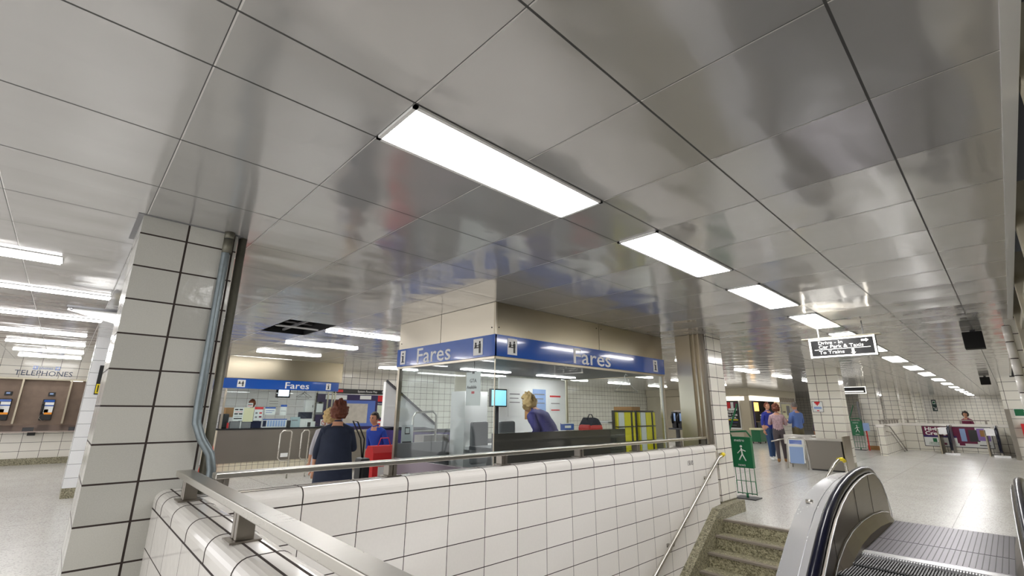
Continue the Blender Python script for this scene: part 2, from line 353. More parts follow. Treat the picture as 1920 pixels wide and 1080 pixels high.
# glazed screen along the right, seen edge on
t = thing('glazed_screen', (.34, 4, 0), 'tall glazed screen in beige metal frame along the right edge beside the escalator', 'screen')
b = MB()
for y in (2.4, 4.4, 6.4, 8.4):
    b.box(.25, .40, y-.06, y+.06, 0, CEIL+.3, M_BEIGE, .005)
b.box(.28, .40, 1.0, 8.5, CEIL-.20, CEIL-.12, M_BEIGE); b.box(.29, .40, 1.0, 8.5, 0, .12, M_BEIGE); b.box(.30, .39, 1.0, 8.5, 1.9, 1.98, M_BEIGE)
b.build('frame', t)
for y0, y1 in ((1.0, 2.34), (2.46, 4.34), (4.46, 6.34), (6.46, 8.34)):
    part_box('glass_pane', t, (.33, .342, y0, y1, .12, CEIL-.2), M_GLASSD)
# rounded tile corner column on the right
t = thing('tiled_pillar', (.25, 9.0, 0), 'narrow tiled pillar with rounded corner at the right edge beyond the glazed screen', 'pillar')
b = MB(); b.box(.16, .75, 8.75, 9.3, 0, CEIL+.05, T_STD); b.build('shaft', t, (.1, .1, .1))
b = MB()
for k in range(12):
    b.cyl(.165, 8.75, k*.2142+.004, (k+1)*.2142-.008, .045, M_COPE, 14)
b.cyl(.165, 8.75, 0, 2.57, .038, M_GROUT, 10); b.build('corner_trim', t)

# ---- parapets
def coping(b, axis, a0, a1, c0, c1, z0, z1, joints):
    """bullnose coping running along an axis; c0..c1 across, z0 front joint, z1 top"""
    r = .055; prof = [(c0, z0)]
    for k in range(7): an = PI-k*PI/12; prof.append((c0+r+math.cos(an)*r, z1-r+math.sin(an)*r))
    for k in range(7): an = PI/2-k*PI/12; prof.append((c1-r+math.cos(an)*r, z1-r+math.sin(an)*r))
    prof.append((c1, z0))
    if c0 > c1: pass
    b.prism(prof, axis, a0, a1, M_COPE, smooth=False)
    for j in joints:
        pr = [((p[0]-(c0+c1)/2)*1.012+(c0+c1)/2, z0+(p[1]-z0)*1.012) for p in prof]
        b.prism(pr, axis, j-.0035, j+.0035, M_GROUT)
b = MB()      # wall W : x -3.142 face (toward camera side +x), thickness to -3.36
b.box(-3.36, WX, .60, 7.19, -4.1, .876, T_WALL)
struct('wall_stairwell', b, (0, 1.945, .876-.2142*20-.0))
b = MB(); js = [1.945+.375*k for k in range(-3, 14)]
coping(b, 1, .60, 7.22, -3.36, WX, .876, .972, js)
for x in (-3.275, -3.215): b.box(x-.004, x+.004, .6, 7.2, .968, .9735, M_GROUT)
b.box(-3.361, WX+.001, .6, 7.2, .872, .880, M_GROUT)
struct('trim_2', b)
b = MB()      # landing parapet, its face looks toward the camera (-y)
b.box(-3.62, .6, .50, .70, -4.1, .876, T_WALL)
struct('wall_landing', b, (-3.40, 0, .876-.2142*20))
b = MB(); js = [-3.40+.375*k for k in range(0, 11)]
js = [-3.62+.11, -3.62+.31, -2.98, -2.60, -2.23, -1.85, -1.48, -1.1, -.73]
coping(b, 0, -3.62, .6, .50, .70, .876, .972, js)
for y in (.575, .632): b.box(-3.62, .6, y-.004, y+.004, .968, .9735, M_GROUT)
b.box(-3.62, .6, .499, .701, .872, .880, M_GROUT)
struct('trim_3', b)

# ---- pillars
def pillar(loc, x0, x1, y0, y1, label, m, base=M_TERRD, baseh=.16, z1=CEIL, uvo=(0, 0, 0), group=None, z0=0):
    t = thing('tiled_pillar', loc, label, 'pillar', group)
    b = MB(); b.box(x0, x1, y0, y1, z0+baseh, z1, m, 0)
    b.build('shaft', t, uvo)
    if baseh: part_box('base', t, (x0+.005, x1-.005, y0+.005, y1-.005, z0, z0+baseh), base)
    return t
t = pillar((-3.9, .43, 0), -4.20, -3.618, .16, .70, 'large tiled pillar, greyed for its shade, with conduits in the left foreground', T_PIL, uvo=(-3.88, .407, .175))
# rounded corners in steel/light trim
part_box('ceiling_collar', t, (-4.23, -3.60, .13, .73, CEIL-.004, CEIL+.0), M_GREY)
P2 = pillar((-11.1, .5, 0), -11.45, -10.9, .24, .78, 'white-tiled pillar with a black and yellow notice behind the large pillar', T_WHITE, uvo=(-10.9, .51, .1))
pillar((-3.4, 7.5, 0), -3.60, WX, 7.26, 7.80, 'cream tiled pillar standing at the top of the stairs', T_STD, uvo=(-3.14, 7.53, .05), baseh=.18)
pillar((-3.7, 15.6, 0), -3.84, -3.10, 15.3, 15.85, 'cream tiled pillar with a red and white notice behind the turnstiles', T_COL, uvo=(-3.36, 15.55, .1))
pillar((-4.0, 24.5, 0), -4.28, -3.66, 24.2, 24.8, 'cream tiled pillar with wooden plinth beside the far newspaper rack', T_COL, base=M_CARD, uvo=(-3.97, 24.5, .1))
for i, (y, wd) in enumerate(((29.5, .6), (34.0, .6), (38.5, .6))):
    pillar((-4.0, y+.3, 0), -4.28, -3.66, y, y+.6, ['third tiled pillar of the far row past the newspaper rack', 'fourth tiled pillar of the far row', 'farthest tiled pillar of the far row near the arrow sign'][i], T_COL, uvo=(-3.97, y+.3, .1))

# conduits on the big pillar
t = thing('conduit', (-3.55, .66, 0), 'galvanised steel conduit bending out at the foot of the large pillar', 'pipe')
b = MB(); b.tube([(-3.585, .64, CEIL), (-3.585, .635, 2.5), (-3.585, .635, 1.45), (-3.58, .64, 1.36), (-3.565, .68, 1.26), (-3.54, .735, 1.17), (-3.535, .755, 1.08), (-3.535, .755, .9), (-3.535, .755, .1), (-3.535, .755, 0)], .026, M_GALV, 14); b.build('pipe', t)
for q in ((-3.585, .64, 2.50, 2.60, .031), (-3.585, .64, CEIL-.05, CEIL, .032), (-3.535, .755, .88, .98, .034)):
    b = MB(); b.cyl(*q, M_GALVD, 16); b.build('coupling', t)
t = thing('conduit', (-3.62, .75, 0), 'darker straight conduit running up the back corner of the large pillar', 'pipe')
b = MB(); b.tube([(-3.665, .742, 0), (-3.665, .742, CEIL)], .028, M_GALVD, 14); b.build('pipe', t)
# white ceiling corner angle plate behind the pillar
t = thing('wall_bracket', (-7, .2, 2.3), 'white triangular metal bracket sticking out left of the large pillar', 'bracket')
b = MB()
b.prism([(-.15, 2.52), (.62, 2.52), (.62, 2.30), (.25, 2.39), (-.15, 2.49)], 0, -7.0, -6.985, M_WHITE); b.box(-7.03, -6.96, -.16, .62, 2.52, 2.545, M_DGREY); b.ball((-6.98, -.12, 2.505), .014, M_GREY); b.box(-7.0, -6.98, .5, .6, 2.54, CEIL, M_WHITE)
b.build('plate', t)
# notice on the second pillar
t = thing('pillar_notice', (-10.88, .41, 1.7), 'narrow black notice with yellow lower part on the white-tiled pillar', 'sign')
part_box('panel', t, (-10.9, -10.885, .36, .52, 1.66, 2.16), M_BLACK); part_box('yellow_panel', t, (-10.885, -10.878, .37, .51, 1.68, 1.84), M_YEL)
b = MB()
for k in range(4): b.box(-10.878, -10.876, .39+k*.03, .405+k*.03, 1.70, 1.82, M_BLACK)
b.build('lettering', t)

# ---- guard rails
def guard_rail(label, axis, a0, a1, c0, c1, ztop, zb, posts, loc):
    t = thing('guard_rail', loc, label, 'railing', 'stainless guard rails')
    def bx(name, p0, p1, q0, q1, z0, z1, m=M_STEEL, bev=.004):
        d = (p0, p1, q0, q1, z0, z1) if axis == 0 else (q0, q1, p0, p1, z0, z1)
        return part_box(name, t, d, m, bev)
    bx('top_rail', a0, a1, c0, c1, ztop-.032, ztop)
    for p in posts:
        o = MB(); w_ = .034
        d = (p-w_, p-.006, c0+.008, c1-.008, zb+.006, ztop-.033) if axis == 0 else (c0+.008, c1-.008, p-w_, p-.006, zb+.006, ztop-.033)
        o.box(*d, M_STEELD, .003)
        d = (p+.006, p+w_, c0+.008, c1-.008, zb+.006, ztop-.033) if axis == 0 else (c0+.008, c1-.008, p+.006, p+w_, zb+.006, ztop-.033)
        o.box(*d, M_STEELD, .003)
        d = (p-.006, p+.006, c0+.02, c1-.02, zb+.006, ztop-.033) if axis == 0 else (c0+.02, c1-.02, p-.006, p+.006, zb+.006, ztop-.033)
        o.box(*d, M_STEELD)
        po = o.build('post', t)
        d = (p-.055, p+.055, c0-.015, c1+.015, zb, zb+.006) if axis == 0 else (c0-.015, c1+.015, p-.055, p+.055, zb, zb+.006)
        part_box('foot_plate', po, d, M_STEELD)
    return t
guard_rail('stainless guard rail on the near white-tiled parapet, running toward the bottom edge', 0, -3.36, .5, .545, .625, 1.105, .9735, [-3.14, -2.09, -1.02, .05], (-1.5, .585, .97))
guard_rail('long stainless guard rail on the parapet in front of the fare booth', 1, .72, 7.2, -3.33, -3.235, 1.085, .9735, [.76, 1.87, 3.0, 4.125, 5.25, 6.37, 7.16], (-3.28, 3.9, .97))

# ---- staircase
t = thing('staircase', (-2.5, 6.98, 0), 'green-flecked terrazzo staircase going down between tiled wall and escalator', 'staircase')
RISE, RUN, Y0 = .158, .275, 6.98
for k in range(20):
    y1 = Y0-k*RUN; z = -k*RISE
    b = MB(); b.box(-3.142, -1.95, y1-RUN-.02 if k else y1-.0, y1+.02, z-RISE-.05, z-RISE if k else -RISE, M_TERR)
    b = MB()
    ztread = z-RISE
    b.box(-3.141, -1.94, y1-RUN, y1, ztread-.22, ztread, M_TERR)      # tread below this riser
    if k == 0: b.box(-3.142, -1.95, y1-.012, y1+.10, ztread, -.0005, M_TERR)
    st = b.build('step', t)
    part_box('nosing', st, (-3.04, -1.95, y1-.022, y1+.055, z-.02, z+.004), M_NOSE)
b = MB()     # sloping dado along the wall
b.prism([(Y0+.82, .0), (Y0+.82, .16), (Y0+.28, .16), (Y0-.08, .14), (Y0-20*RUN, .14-20*RISE), (Y0-20*RUN, -20*RISE-.4), (Y0, -.35)], 0, -3.141, -3.03, M_TERRD)
b.build('stringer', t)
t = thing('stair_handrail', (-3.05, 6.2, .4), 'round steel handrail with yellow end sloping down the white-tiled stairwell wall', 'handrail')
hr = [(-3.13, 7.3, .835), (-3.06, 7.27, .84), (-3.045, 7.22, .83), (-3.045, 7.05, .80)]
slope = RISE/RUN
hr += [(-3.045, 7.05-d, .80-d*.572) for d in (.3, 1, 2, 3, 4, 5.2)]
b = MB(); b.tube(hr, .022, M_STEEL, 14); b.build('rail', t)
b = MB(); b.tube([(-3.045, 7.17, .826), (-3.055, 7.27, .84), (-3.10, 7.3, .838)], .027, M_YEL, 14); o = b.build('grip_cap', t); o['label'] = 'yellow plastic end cap'
for y in (6.75, 5.6, 4.4):
    z = .80-(7.05-y)*.572; b = MB(); b.tube([(-3.045, y, z-.02), (-3.06, y, z-.07), (-3.14, y, z-.08)], .008, M_STEELD, 8); b.cyl(-3.135, y, z-.1, z-.06, .02, M_STEELD, 10); b.build('bracket', t)
t = text('wall_number', '15B 8S', None, (WX+.001, 6.28, .745), (0, 1, 0), (0, 0, 1), .085, M_BLACK, depth=.001, stretch=.72)
tag(t, 'small black number lettered on the white stairwell tiles', 'lettering')

# ---- escalator in the foreground
def lerp_path(P, y):
    for (a, za), (b_, zb) in zip(P, P[1:]):
        if a <= y <= b_: return za+(zb-za)*(y-a)/(b_-a)
    return P[0][1] if y < P[0][0] else P[-1][1]
H = [(-.5, -3.25), (5.0, -.17), (5.3, 0.0), (5.8, .28), (6.1, .42), (6.43, .53), (6.75, .605), (7.1, .66), (7.5, .70), (7.9, .715), (8.25, .70), (8.45, .66), (8.6, .60), (8.75, .51), (8.9, .38), (9.0, .25), (9.06, .12), (9.06, .03)]
def escalator(label):
    t = thing('escalator', (-.8, 6.6, 0), label, 'escalator')
    for side in (0, 1):
        mir = (lambda x: x) if side == 0 else (lambda x: -1.60-max(x, -1.83))
        b = MB()      # inner panel, filled under the rail line
        prof = [(y, z-.05) for y, z in H if y <= 8.95]+[(8.98, .05), (8.98, -.1), (7.2, -.3), (-.5, -4.1)]
        b.prism(prof, 0, *sorted((mir(-1.46), mir(-1.50))), M_STEELD)
        bal = b.build('balustrade', t)
        b = MB()      # panel seams + bright edge bead
        for y in (5.9, 7.05, 7.9): z = lerp_path(H, y)-.06; b.box(*sorted((mir(-1.457), mir(-1.462))), y-.0025, y+.0025, z-.9, z, M_BLACK)
        pts = [(mir(-1.455), y-(.03 if y > 8.8 else 0), z-.052) for y, z in H if y >= 1]
        b.tube(pts, .006, M_DECK, 8); b.build('trim_bead', bal)
        b = MB(); R_ = .052
        b.tube([(mir(-1.53), y, z-.012) for y, z in H], R_, M_BLACKR, 16); b.build('handrail', t)
        b = MB(); b.tube([(mir(-1.515), y-(.02 if y > 8.7 else 0), z-.045) for y, z in H], .030, M_BLACKM, 10); b.build('rail_guide', bal)
        # outer deck, two sheets with a seam
        D = [(-.5, -3.55), (5.2, -.33), (5.5, -.16), (6.05, .16), (6.35, .31), (6.6, .40), (6.93, .48), (7.3, .54), (7.7, .575), (8.1, .59), (8.45, .59), (8.65, .56), (8.8, .48), (8.9, .36), (8.95, .2), (8.95, -.1)]
        for nm2, xa, xb, dz in (('deck_panel', -1.555, -1.725, .04), ('deck_panel', -1.731, -1.93, .0)):
            b = MB(); n = len(D); z_in = dz+.0
            up = [(mir(xa), y, z+dz+.04) for y, z in D]+[(mir(xb), y, z+dz) for y, z in D]
            k0 = len(b.v); b.v += up
            for i in range(n-1):
                q = [k0+i, k0+i+1, k0+n+i+1, k0+n+i]; b.face(q if side else q[::-1], M_DECK, True)
            k0 = len(b.v); low = [(mir(xb), y, z-(.9 if y < 8.8 else .2)) for y, z in D]; b.v += [(mir(xb), y, z+dz) for y, z in D]+low
            for i in range(n-1): b.face([k0+i, k0+i+1, k0+n+i+1, k0+n+i], M_DECK, False)
            b.build(nm2, t)
        # skirt
        b = MB(); sk = [(-.5, -3.75), (5.2, -.52), (5.6, -.3), (6.1, -.04), (6.5, .06), (6.9, .12), (7.6, .135), (8.3, .135), (8.9, .13)]
        sk2 = [(-.5, -3.75), (5.0, -.52), (5.5, -.26), (5.85, -.10), (6.2, .0), (6.6, .06), (7.1, .085), (7.7, .08), (8.3, .04), (8.7, -.02)]
        b = MB(); n = len(sk2); k0 = len(b.v)
        for y, z in sk2: b.v += [(mir(-1.462), y+.04, z+.13), (mir(-1.44), y+.02, z+.12), (mir(-1.375), y, z), (mir(-1.365), y, z-.45)]
        for i in range(n-1):
            for j in range(3):
                q = [k0+i*4+j, k0+(i+1)*4+j, k0+(i+1)*4+j+1, k0+i*4+j+1]; b.face(q if side else q[::-1], M_STEELD, False)
        b.v += [(mir(-1.462), 8.1, -.3)]; b.face([k0+(n-1)*4+j for j in range(4)]+[len(b.v)-1], M_STEELD)
        s_ = b.build('skirt', t)
        b = MB(); b.tube([(mir(-1.44), y+.02, z+.122) for y, z in sk2], .006, M_DECK, 8); b.build('trim_bead', s_)
    # landing plate with ridges
    part_box('landing_plate', t, (-1.44, -.16, 7.42, 8.72, -.05, .004), M_PLATE); lp = part_box('landing_plate', t, (-1.44, -.16, 6.66, 7.40, -.05, .004), M_PLATE)
    b = MB()
    for i in range(28): x = -1.41+i*.0451; b.box(x-.0035, x+.0035, 6.72, 7.38, .004, .0055, M_BLACK); b.box(x-.0035, x+.0035, 7.44, 8.70, .004, .0055, M_BLACK)
    o = b.build('ridges', lp); o['kind'] = 'stuff'
    b = MB(); b.box(-1.44, -.16, 6.53, 6.66, -.05, .006, M_DECK)
    for i in range(60): x = -1.43+i*.0212; b.box(x, x+.009, 6.47, 6.53, -.03, 0, M_DECK)
    b.build('comb_plate', t)
    # steps: flat then descending
    y = 6.50; z = -.03
    for k in range(15):
        b = MB(); drop = (0, .02, .09, .16)[min(k, 3)] if k < 4 else .21
        z -= drop; b.box(-1.43, -.17, y-.40, y, z-.24, z, M_TREAD)
        s_ = b.build('step', t)
        b = MB()
        for i in range(56): x = -1.425+i*.0226; b.box(x, x+.010, y-.395, y, z, z+.012, M_GREY)
        o = b.build('tread_ribs', s_); y -= .40
    return t
ESC = escalator('large stainless escalator with dark handrail in the right foreground')
b = MB(); b.cyl(-1.83, 6.62, .42, .455, .04, M_STEEL, 20); o = b.build('deck_stud', ESC)
# stub handrail with yellow cap behind the escalator newel
t = thing('stair_handrail', (-1.95, 8.9, 0), 'short steel handrail stub with yellow cap behind the escalator newel', 'handrail')
b = MB(); b.tube([(-2.08, 8.35, .46), (-2.0, 8.75, .69), (-1.97, 8.85, .74), (-1.95, 9.0, .745), (-1.93, 9.08, .70), (-1.93, 9.1, .58), (-1.93, 9.1, 0)], .022, M_STEEL, 12); b.build('rail', t)
b = MB(); b.tube([(-1.97, 8.87, .748), (-1.95, 9.0, .75), (-1.935, 9.07, .715)], .028, M_YEL, 12); b.build('grip_cap', t)
b = MB(); b.tube([(-2.02, 8.5, .56), (-2.02, 8.5, 0)], .016, M_STEEL, 10); b.build('post', t)

# ---- ceiling lights
def lamp_recess(y, length, label, group):
    t = thing('ceiling_light', (-1.606, y+length/2, CEIL), label, 'light', group)
    x0, x1 = -1.766, -1.440
    b = MB(); f = .018
    b.box(x0, x0+f, y, y+length, CEIL-.012, CEIL-.001, M_WHITE); b.box(x1-f, x1, y, y+length, CEIL-.012, CEIL-.001, M_WHITE)
    b.box(x0, x1, y, y+f, CEIL-.012, CEIL-.001, M_WHITE); b.box(x0, x1, y+length-f, y+length, CEIL-.012, CEIL-.001, M_WHITE)
    b.build('frame', t)
    part_box('diffuser', t, (x0+f, x1-f, y+f, y+length-f, CEIL-.009, CEIL-.002), M_LAMP)
GR = 'recessed ceiling lights in the main row'
names = ['nearest and largest recessed ceiling light overhead', 'second recessed ceiling light of the main row', 'third recessed ceiling light of the main row', 'fourth recessed ceiling light above the drive-in sign']
ys = [.815, 2.738, 4.66, 6.585]
for n_, y in zip(names, ys): lamp_recess(y, 1.285, n_, GR)
for y in (8.51, 10.43): lamp_recess(y, 1.285, ['ceiling light directly behind the top of the drive-in sign', 'ceiling light just beyond the drive-in sign'][y > 9], GR)
fy = [13.0, 16.0, 19.0, 22.5, 26, 29.5, 33, 36.5, 40, 43]
for i, y in enumerate(fy):
    lamp_recess(y, 1.5, ['first ceiling light past the drive-in sign', 'second ceiling light past the drive-in sign', 'third ceiling light past the drive-in sign'][i] if i < 3 else 'small bright light in the distant end of the main ceiling row', GR if i < 3 else 'distant lights of the main ceiling row')
def lamp_surface(x, y, length, label, group, wd=.22):
    t = thing('strip_light', (x, y+length/2, CEIL), label, 'light', group)
    part_box('housing', t, (x-wd/2, x+wd/2, y, y+length, CEIL-.008, CEIL-.001), M_WHITE)
    part_box('diffuser', t, (x-wd/2+.012, x+wd/2-.012, y+.012, y+length-.012, CEIL-.022, CEIL-.008), M_LAMP)
WORD = ['nearest', 'second', 'third', 'fourth', 'fifth', 'sixth', 'farthest']
for i, (x, y0, y1) in enumerate([(-5.3, -1.45, -.22), (-6.82, -1.05, .18), (-8.8, -1.05, .2), (-10.9, -1.0, .1), (-12.75, -1.0, .13), (-14.6, -1.0, .15), (-16.3, -1.0, .15)]):
    lamp_surface(x, y0, y1-y0, WORD[i]+' strip light of the ceiling row left of the large pillar', 'strip lights left of the large pillar', .24 if i == 0 else .15)
for i, (x, y0, y1) in enumerate([(-7.22, 2.83, 4.15), (-9.1, 2.83, 4.2), (-11.0, 2.85, 4.2), (-12.8, 2.83, 4.15), (-14.4, 2.85, 4.1)]):
    lamp_surface(x, y0, y1-y0, WORD[i]+' strip light of the ceiling row between pillar and fare booth', 'strip lights above the second fare booth')
for x in (-7.2, -9.1, -11.0, -12.8):
    for y in (6.7, 10.5): lamp_surface(x, y, 1.28, 'white strip light above the hall behind the fare booth', 'strip lights behind the fare booth')
for y in (14.2, 17.4, 20.8):
    for x in (-5.3, -9.0, -12.0): lamp_surface(x, y, 1.5, 'white strip light over the turnstiles and kiosk, in rows partly added for brightness', 'real and added strip lights over the turnstiles')  # row nearest the turnstiles is real; deeper rows added to brighten the hall
for y in (25.0, 30.0, 36.0, 41.0):
    for x in (-6.0,): lamp_surface(x, y, 1.5, 'added white strip light brightening the distant hall beyond the kiosk corner', 'added strip lights in the distant hall')  # extra strips, added because the distant hall came out dark
for y in (10.6, 14.2): lamp_surface(-5.3, y, 1.28, 'white strip light over the open floor behind the fare booth', 'strip lights behind the stair pillar') if y < 12 else None
# open hatch
t = thing('ceiling_hatch', (-7.37, 2.42, CEIL), 'open dark ceiling hatch with bare grid bars missing its panels', 'hatch')
b = MB(); b.box(hx0-.02, hx0, hy0-.02, hy1+.02, CEIL, CEIL+.3, M_BLACKM); b.box(hx1, hx1+.02, hy0-.02, hy1+.02, CEIL, CEIL+.3, M_BLACKM); b.box(hx0, hx1, hy0-.02, hy0, CEIL, CEIL+.3, M_BLACKM); b.box(hx0, hx1, hy1, hy1+.02, CEIL, CEIL+.3, M_BLACKM); b.box(hx0, hx1, hy0, hy1, CEIL+.3, CEIL+.31, M_BLACKM); b.build('cavity', t)
b = MB(); b.box(-7.39, -7.36, hy0, hy1, CEIL-.003, CEIL+.02, M_WHITE); b.build('cross_bar', t)
b = MB(); b.box(hx0, hx1, 2.40, 2.43, CEIL+.04, CEIL+.07, M_GREY); b.build('cross_bar', t)
b = MB(); b.tube([(-6.95, 2.2, CEIL+.12), (-6.95, 2.7, CEIL+.1)], .03, M_GREY, 8); b.tube([(-7.7, 2.12, CEIL+.15), (-7.6, 2.72, CEIL+.12)], .02, M_GREY, 8); b.build('pipe', t)
# black boxes under the ceiling on the right
for y, s_, lb in ((9.6, .15, 'nearer black speaker box hanging under the ceiling at right'), (22.0, .14, 'farther black speaker box hanging under the ceiling at right')):
    t = thing('ceiling_speaker', (-.2, y, CEIL), lb, 'speaker', 'black speaker boxes under the ceiling')
    b = MB(); b.box(-.29 if y < 12 else -.5, -.07 if y < 12 else -.26, y, y+.22, CEIL-.27, CEIL-.02, M_BLACKM, .008); b.build('cabinet', t); b = MB(); b.box(-.2, -.14, y+.05, y+.12, CEIL-.03, CEIL, M_BLACK) if y < 12 else b.box(-.4, -.34, y+.05, y+.12, CEIL-.03, CEIL, M_BLACK); b.build('mount', t)
# ================================================================ fare booth (centre)
BX, BY0, BY1, BXL = -3.827, 3.38, 7.09, -5.92
XP = lambda y, z, d=.0: (BX+d, y, z)
t = thing('fare_booth', (-4.9, 5.2, 0), 'central glazed fare booth with blue Fares signs and stainless fascia', 'booth')
# fascia: steel sheets on the two visible sides
for y0, y1 in ((BY0, 5.33), (5.34, BY1)): part_box('fascia_panel', t, (BX-.03, BX, y0, y1, 2.27, CEIL-.004), M_STEELW)
for x0, x1 in ((BXL, -4.90), (-4.89, BX-.03)): part_box('fascia_panel', t, (x0, x1, BY0, BY0+.03, 2.27, CEIL-.004), M_STEELV)
part_box('fascia_panel', t, (BXL, BX-.03, BY1-.03, BY1, 2.02, CEIL-.004), M_STEELW)
part_box('fascia_panel', t, (BXL, BXL+.03, BY0+.03, BY1-.03, 2.25, CEIL-.004), M_DGREY)
part_box('soffit', t, (BXL+.03, BX-.03, BY0+.03, BY1-.03, 2.03, 2.06), M_DGREY)
part_box('edge_trim', t, (BX-.004, BX+.004, BY0-.004, BY0+.02, 2.27, CEIL-.01), M_STEELV)
# rivets
b = MB()
for y, z in ((3.43, 2.36), (5.28, 2.58), (5.39, 2.58)): b.ball((BX+.002, y, z), .008, M_BLACK, seg=8, rings=5)
for x, z in ((-3.89, 2.36), (-5.86, 2.36)): b.ball((x, BY0-.002, z), .008, M_BLACK, seg=8, rings=5)
o = b.build('rivets', t); o['kind'] = 'stuff'
def blue_sign(t, axis, c, a0, a1, z0, z1, out, txts, picts):
    """blue band; txts (pos, text, size), picts (pos, kind); reading direction = +axis"""
    d = (c, c+out*.022, a0, a1, z0, z1) if axis == 1 else (a0, a1, c, c+out*.022, z0, z1)
    s = part_box('blue_sign', t, d, M_BLUE, label='blue enamel sign band reading Fares')
    right = (0, 1, 0) if axis == 1 else (1, 0, 0)
    e = out*.0235
    def P(a, z, dd=0): return (c+e+out*dd, a, z) if axis == 1 else (a, c+e+out*dd, z)
    for a, tx, sz, st in txts: text('lettering', tx, s, P(a, z0+(z1-z0)/2-sz*.36), right, (0, 0, 1), sz, M_WHITE, stretch=st, bold=.002)
    for a, k, wd, hh in picts:
        zc = (z0+z1)/2; b = MB()
        def R(u0, u1, v0, v1, m, dd=0.002):
            q = (c+e, c+e+out*dd, a+u0, a+u1, zc+v0, zc+v1) if axis == 1 else (a+u0, a+u1, c+e, c+e+out*dd, zc+v0, zc+v1); b.box(*q, m)
        R(-wd/2, wd/2, -hh/2, hh/2, M_WHITE, .002)
        if k == 'i':
            R(-.012*wd/.12, .016*wd/.12, -hh*.32, hh*.12, M_NAVY, .004); R(-.03*wd/.12, .0, hh*.06, hh*.12, M_NAVY, .004); R(-.03*wd/.12, .034*wd/.12, -hh*.36, -hh*.30, M_NAVY, .004); R(-.014*wd/.12, .014*wd/.12, hh*.22, hh*.34, M_NAVY, .004)
        else:
            R(-wd*.40, wd*.06, -hh*.07, -hh*.01, M_BLACK, .004)          # counter
            R(wd*.10, wd*.19, -hh*.38, -hh*.05, M_BLACK, .004); R(wd*.21, wd*.29, -hh*.38, -hh*.05, M_BLACK, .004)
            R(wd*.08, wd*.30, -hh*.07, hh*.20, M_BLACK, .004); R(-wd*.02, wd*.10, hh*.06, hh*.11, M_BLACK, .004)
            R(-wd*.34, -wd*.14, -hh*.01, hh*.15, M_BLACK, .004); R(-wd*.14, -wd*.06, hh*.06, hh*.11, M_BLACK, .004)
            for du, dv, rr in ((.19, .28, .07), (-.24, .22, .07)):
                for q in range(3): R(wd*(du-rr*(1, .8, .45)[q]), wd*(du+rr*(1, .8, .45)[q]), hh*(dv-rr*(.45, .8, 1)[q]), hh*(dv+rr*(.45, .8, 1)[q]), M_BLACK, .004)
        b.build('pictogram', s)
    return s
zb0, zb1 = 2.035, 2.275
blue_sign(t, 1, BX, BY0-.025, BY1, zb0, zb1, 1, [(4.70, 'Fares', .285, 1.42)], [(3.62, 'fare', .15, .185), (6.80, 'i', .13, .185)])
blue_sign(t, 0, BY0, BXL, BX+.022, zb0, zb1, -1, [(-5.42, 'Fares', .285, 1.30)], [(-4.10, 'fare', .17, .19), (-5.76, 'i', .13, .19)])
part_box('sign_lip', t, (BX-.02, BX+.014, BY0, BY1, 2.005, 2.03), M_STEELW); part_box('sign_lip', t, (BXL, BX, BY0-.014, BY0+.02, 2.005, 2.03), M_STEELV)
# glass panes, bottom at .55
for y0, y1, zb_ in ((BY0+.01, 4.40, 1.21), (4.41, 5.50, 1.21), (5.51, BY1-.06, .56)): part_box('glass_pane', t, (BX-.004, BX+.004, y0, y1, zb_, 2.005), M_GLASS)
for x0, x1 in ((BXL+.05, -5.0), (-4.99, BX-.02)): part_box('glass_pane', t, (x0, x1, BY0+.004, BY0+.014, .84, 2.005), M_GLASS)
part_box('glass_pane', t, (BXL+.006, BXL+.016, BY0+.05, BY1-.05, 1.0, 2.25), M_GLASS)
# frames
for nm, d in (('corner_post', (BX-.06, BX, BY1-.06, BY1, 0, 2.27)), ('corner_post', (BXL, BXL+.05, BY0, BY0+.05, 0, 2.27)), ('corner_post', (BXL, BXL+.05, BY1-.05, BY1, 0, 2.27))):
    part_box(nm, t, d, M_STEELV)
part_box('frame_trim', t, (BX-.014, BX-.002, BY1-.09, BY1-.07, .5, 2.0), M_WHITE)
part_box('glass_joint', t, (BX-.012, BX-.002, BY0+.002, BY0+.012, .55, 2.0), M_STEELV)
# lower walls
part_box('lower_wall', t, (BX-.05, BX-.005, BY0+.012, 5.88, 0, 1.21), mat('smoked_panel', srgb(66, 66, 62), .12, coat=.4), label='dark smoked lower glass')
part_box('lower_wall', t, (BX-.05, BX-.005, 5.88, BY1-.06, 0, .55), M_DGREY)
part_box('lower_wall', t, (BXL+.05, BX-.05, BY0+.003, BY0+.04, 0, .82), mat('lilac_metal', srgb(150, 138, 148), .3, .6))
part_box('lower_wall', t, (BXL, BXL+.04, BY0+.05, BY1-.05, 0, 1.0), M_GREY)
part_box('lower_wall', t, (BXL+.05, BX-.06, BY1-.04, BY1, 0, 1.0), M_GREY)
o = part_box('service_box', t, (-5.55, -5.42, BY0-.05, BY0, .52, .66), M_STEELD); part_box('slot', o, (-5.51, -5.46, BY0-.055, BY0-.05, .54, .60), M_BLACK)
part_box('counter', t, (-4.45, BX-.06, 3.55, 5.75, 1.00, 1.04), M_DGREY); part_box('counter', t, (BXL+.06, -5.4, 4.3, 6.9, .90, .94), M_WHITE)
part_box('floor_plate', t, (BXL+.05, BX-.06, BY0+.05, BY1-.05, 0, .02), M_DGREY)
o = part_box('inner_wall', t, (BXL+.06, BXL+.10, 5.25, 6.95, .94, 2.0), M_WHITE)
for y in (4.1, 5.7): part_box('ceiling_strip', t, (-5.4, -5.28, y, y+.9, 2.015, 2.03), M_LAMP)
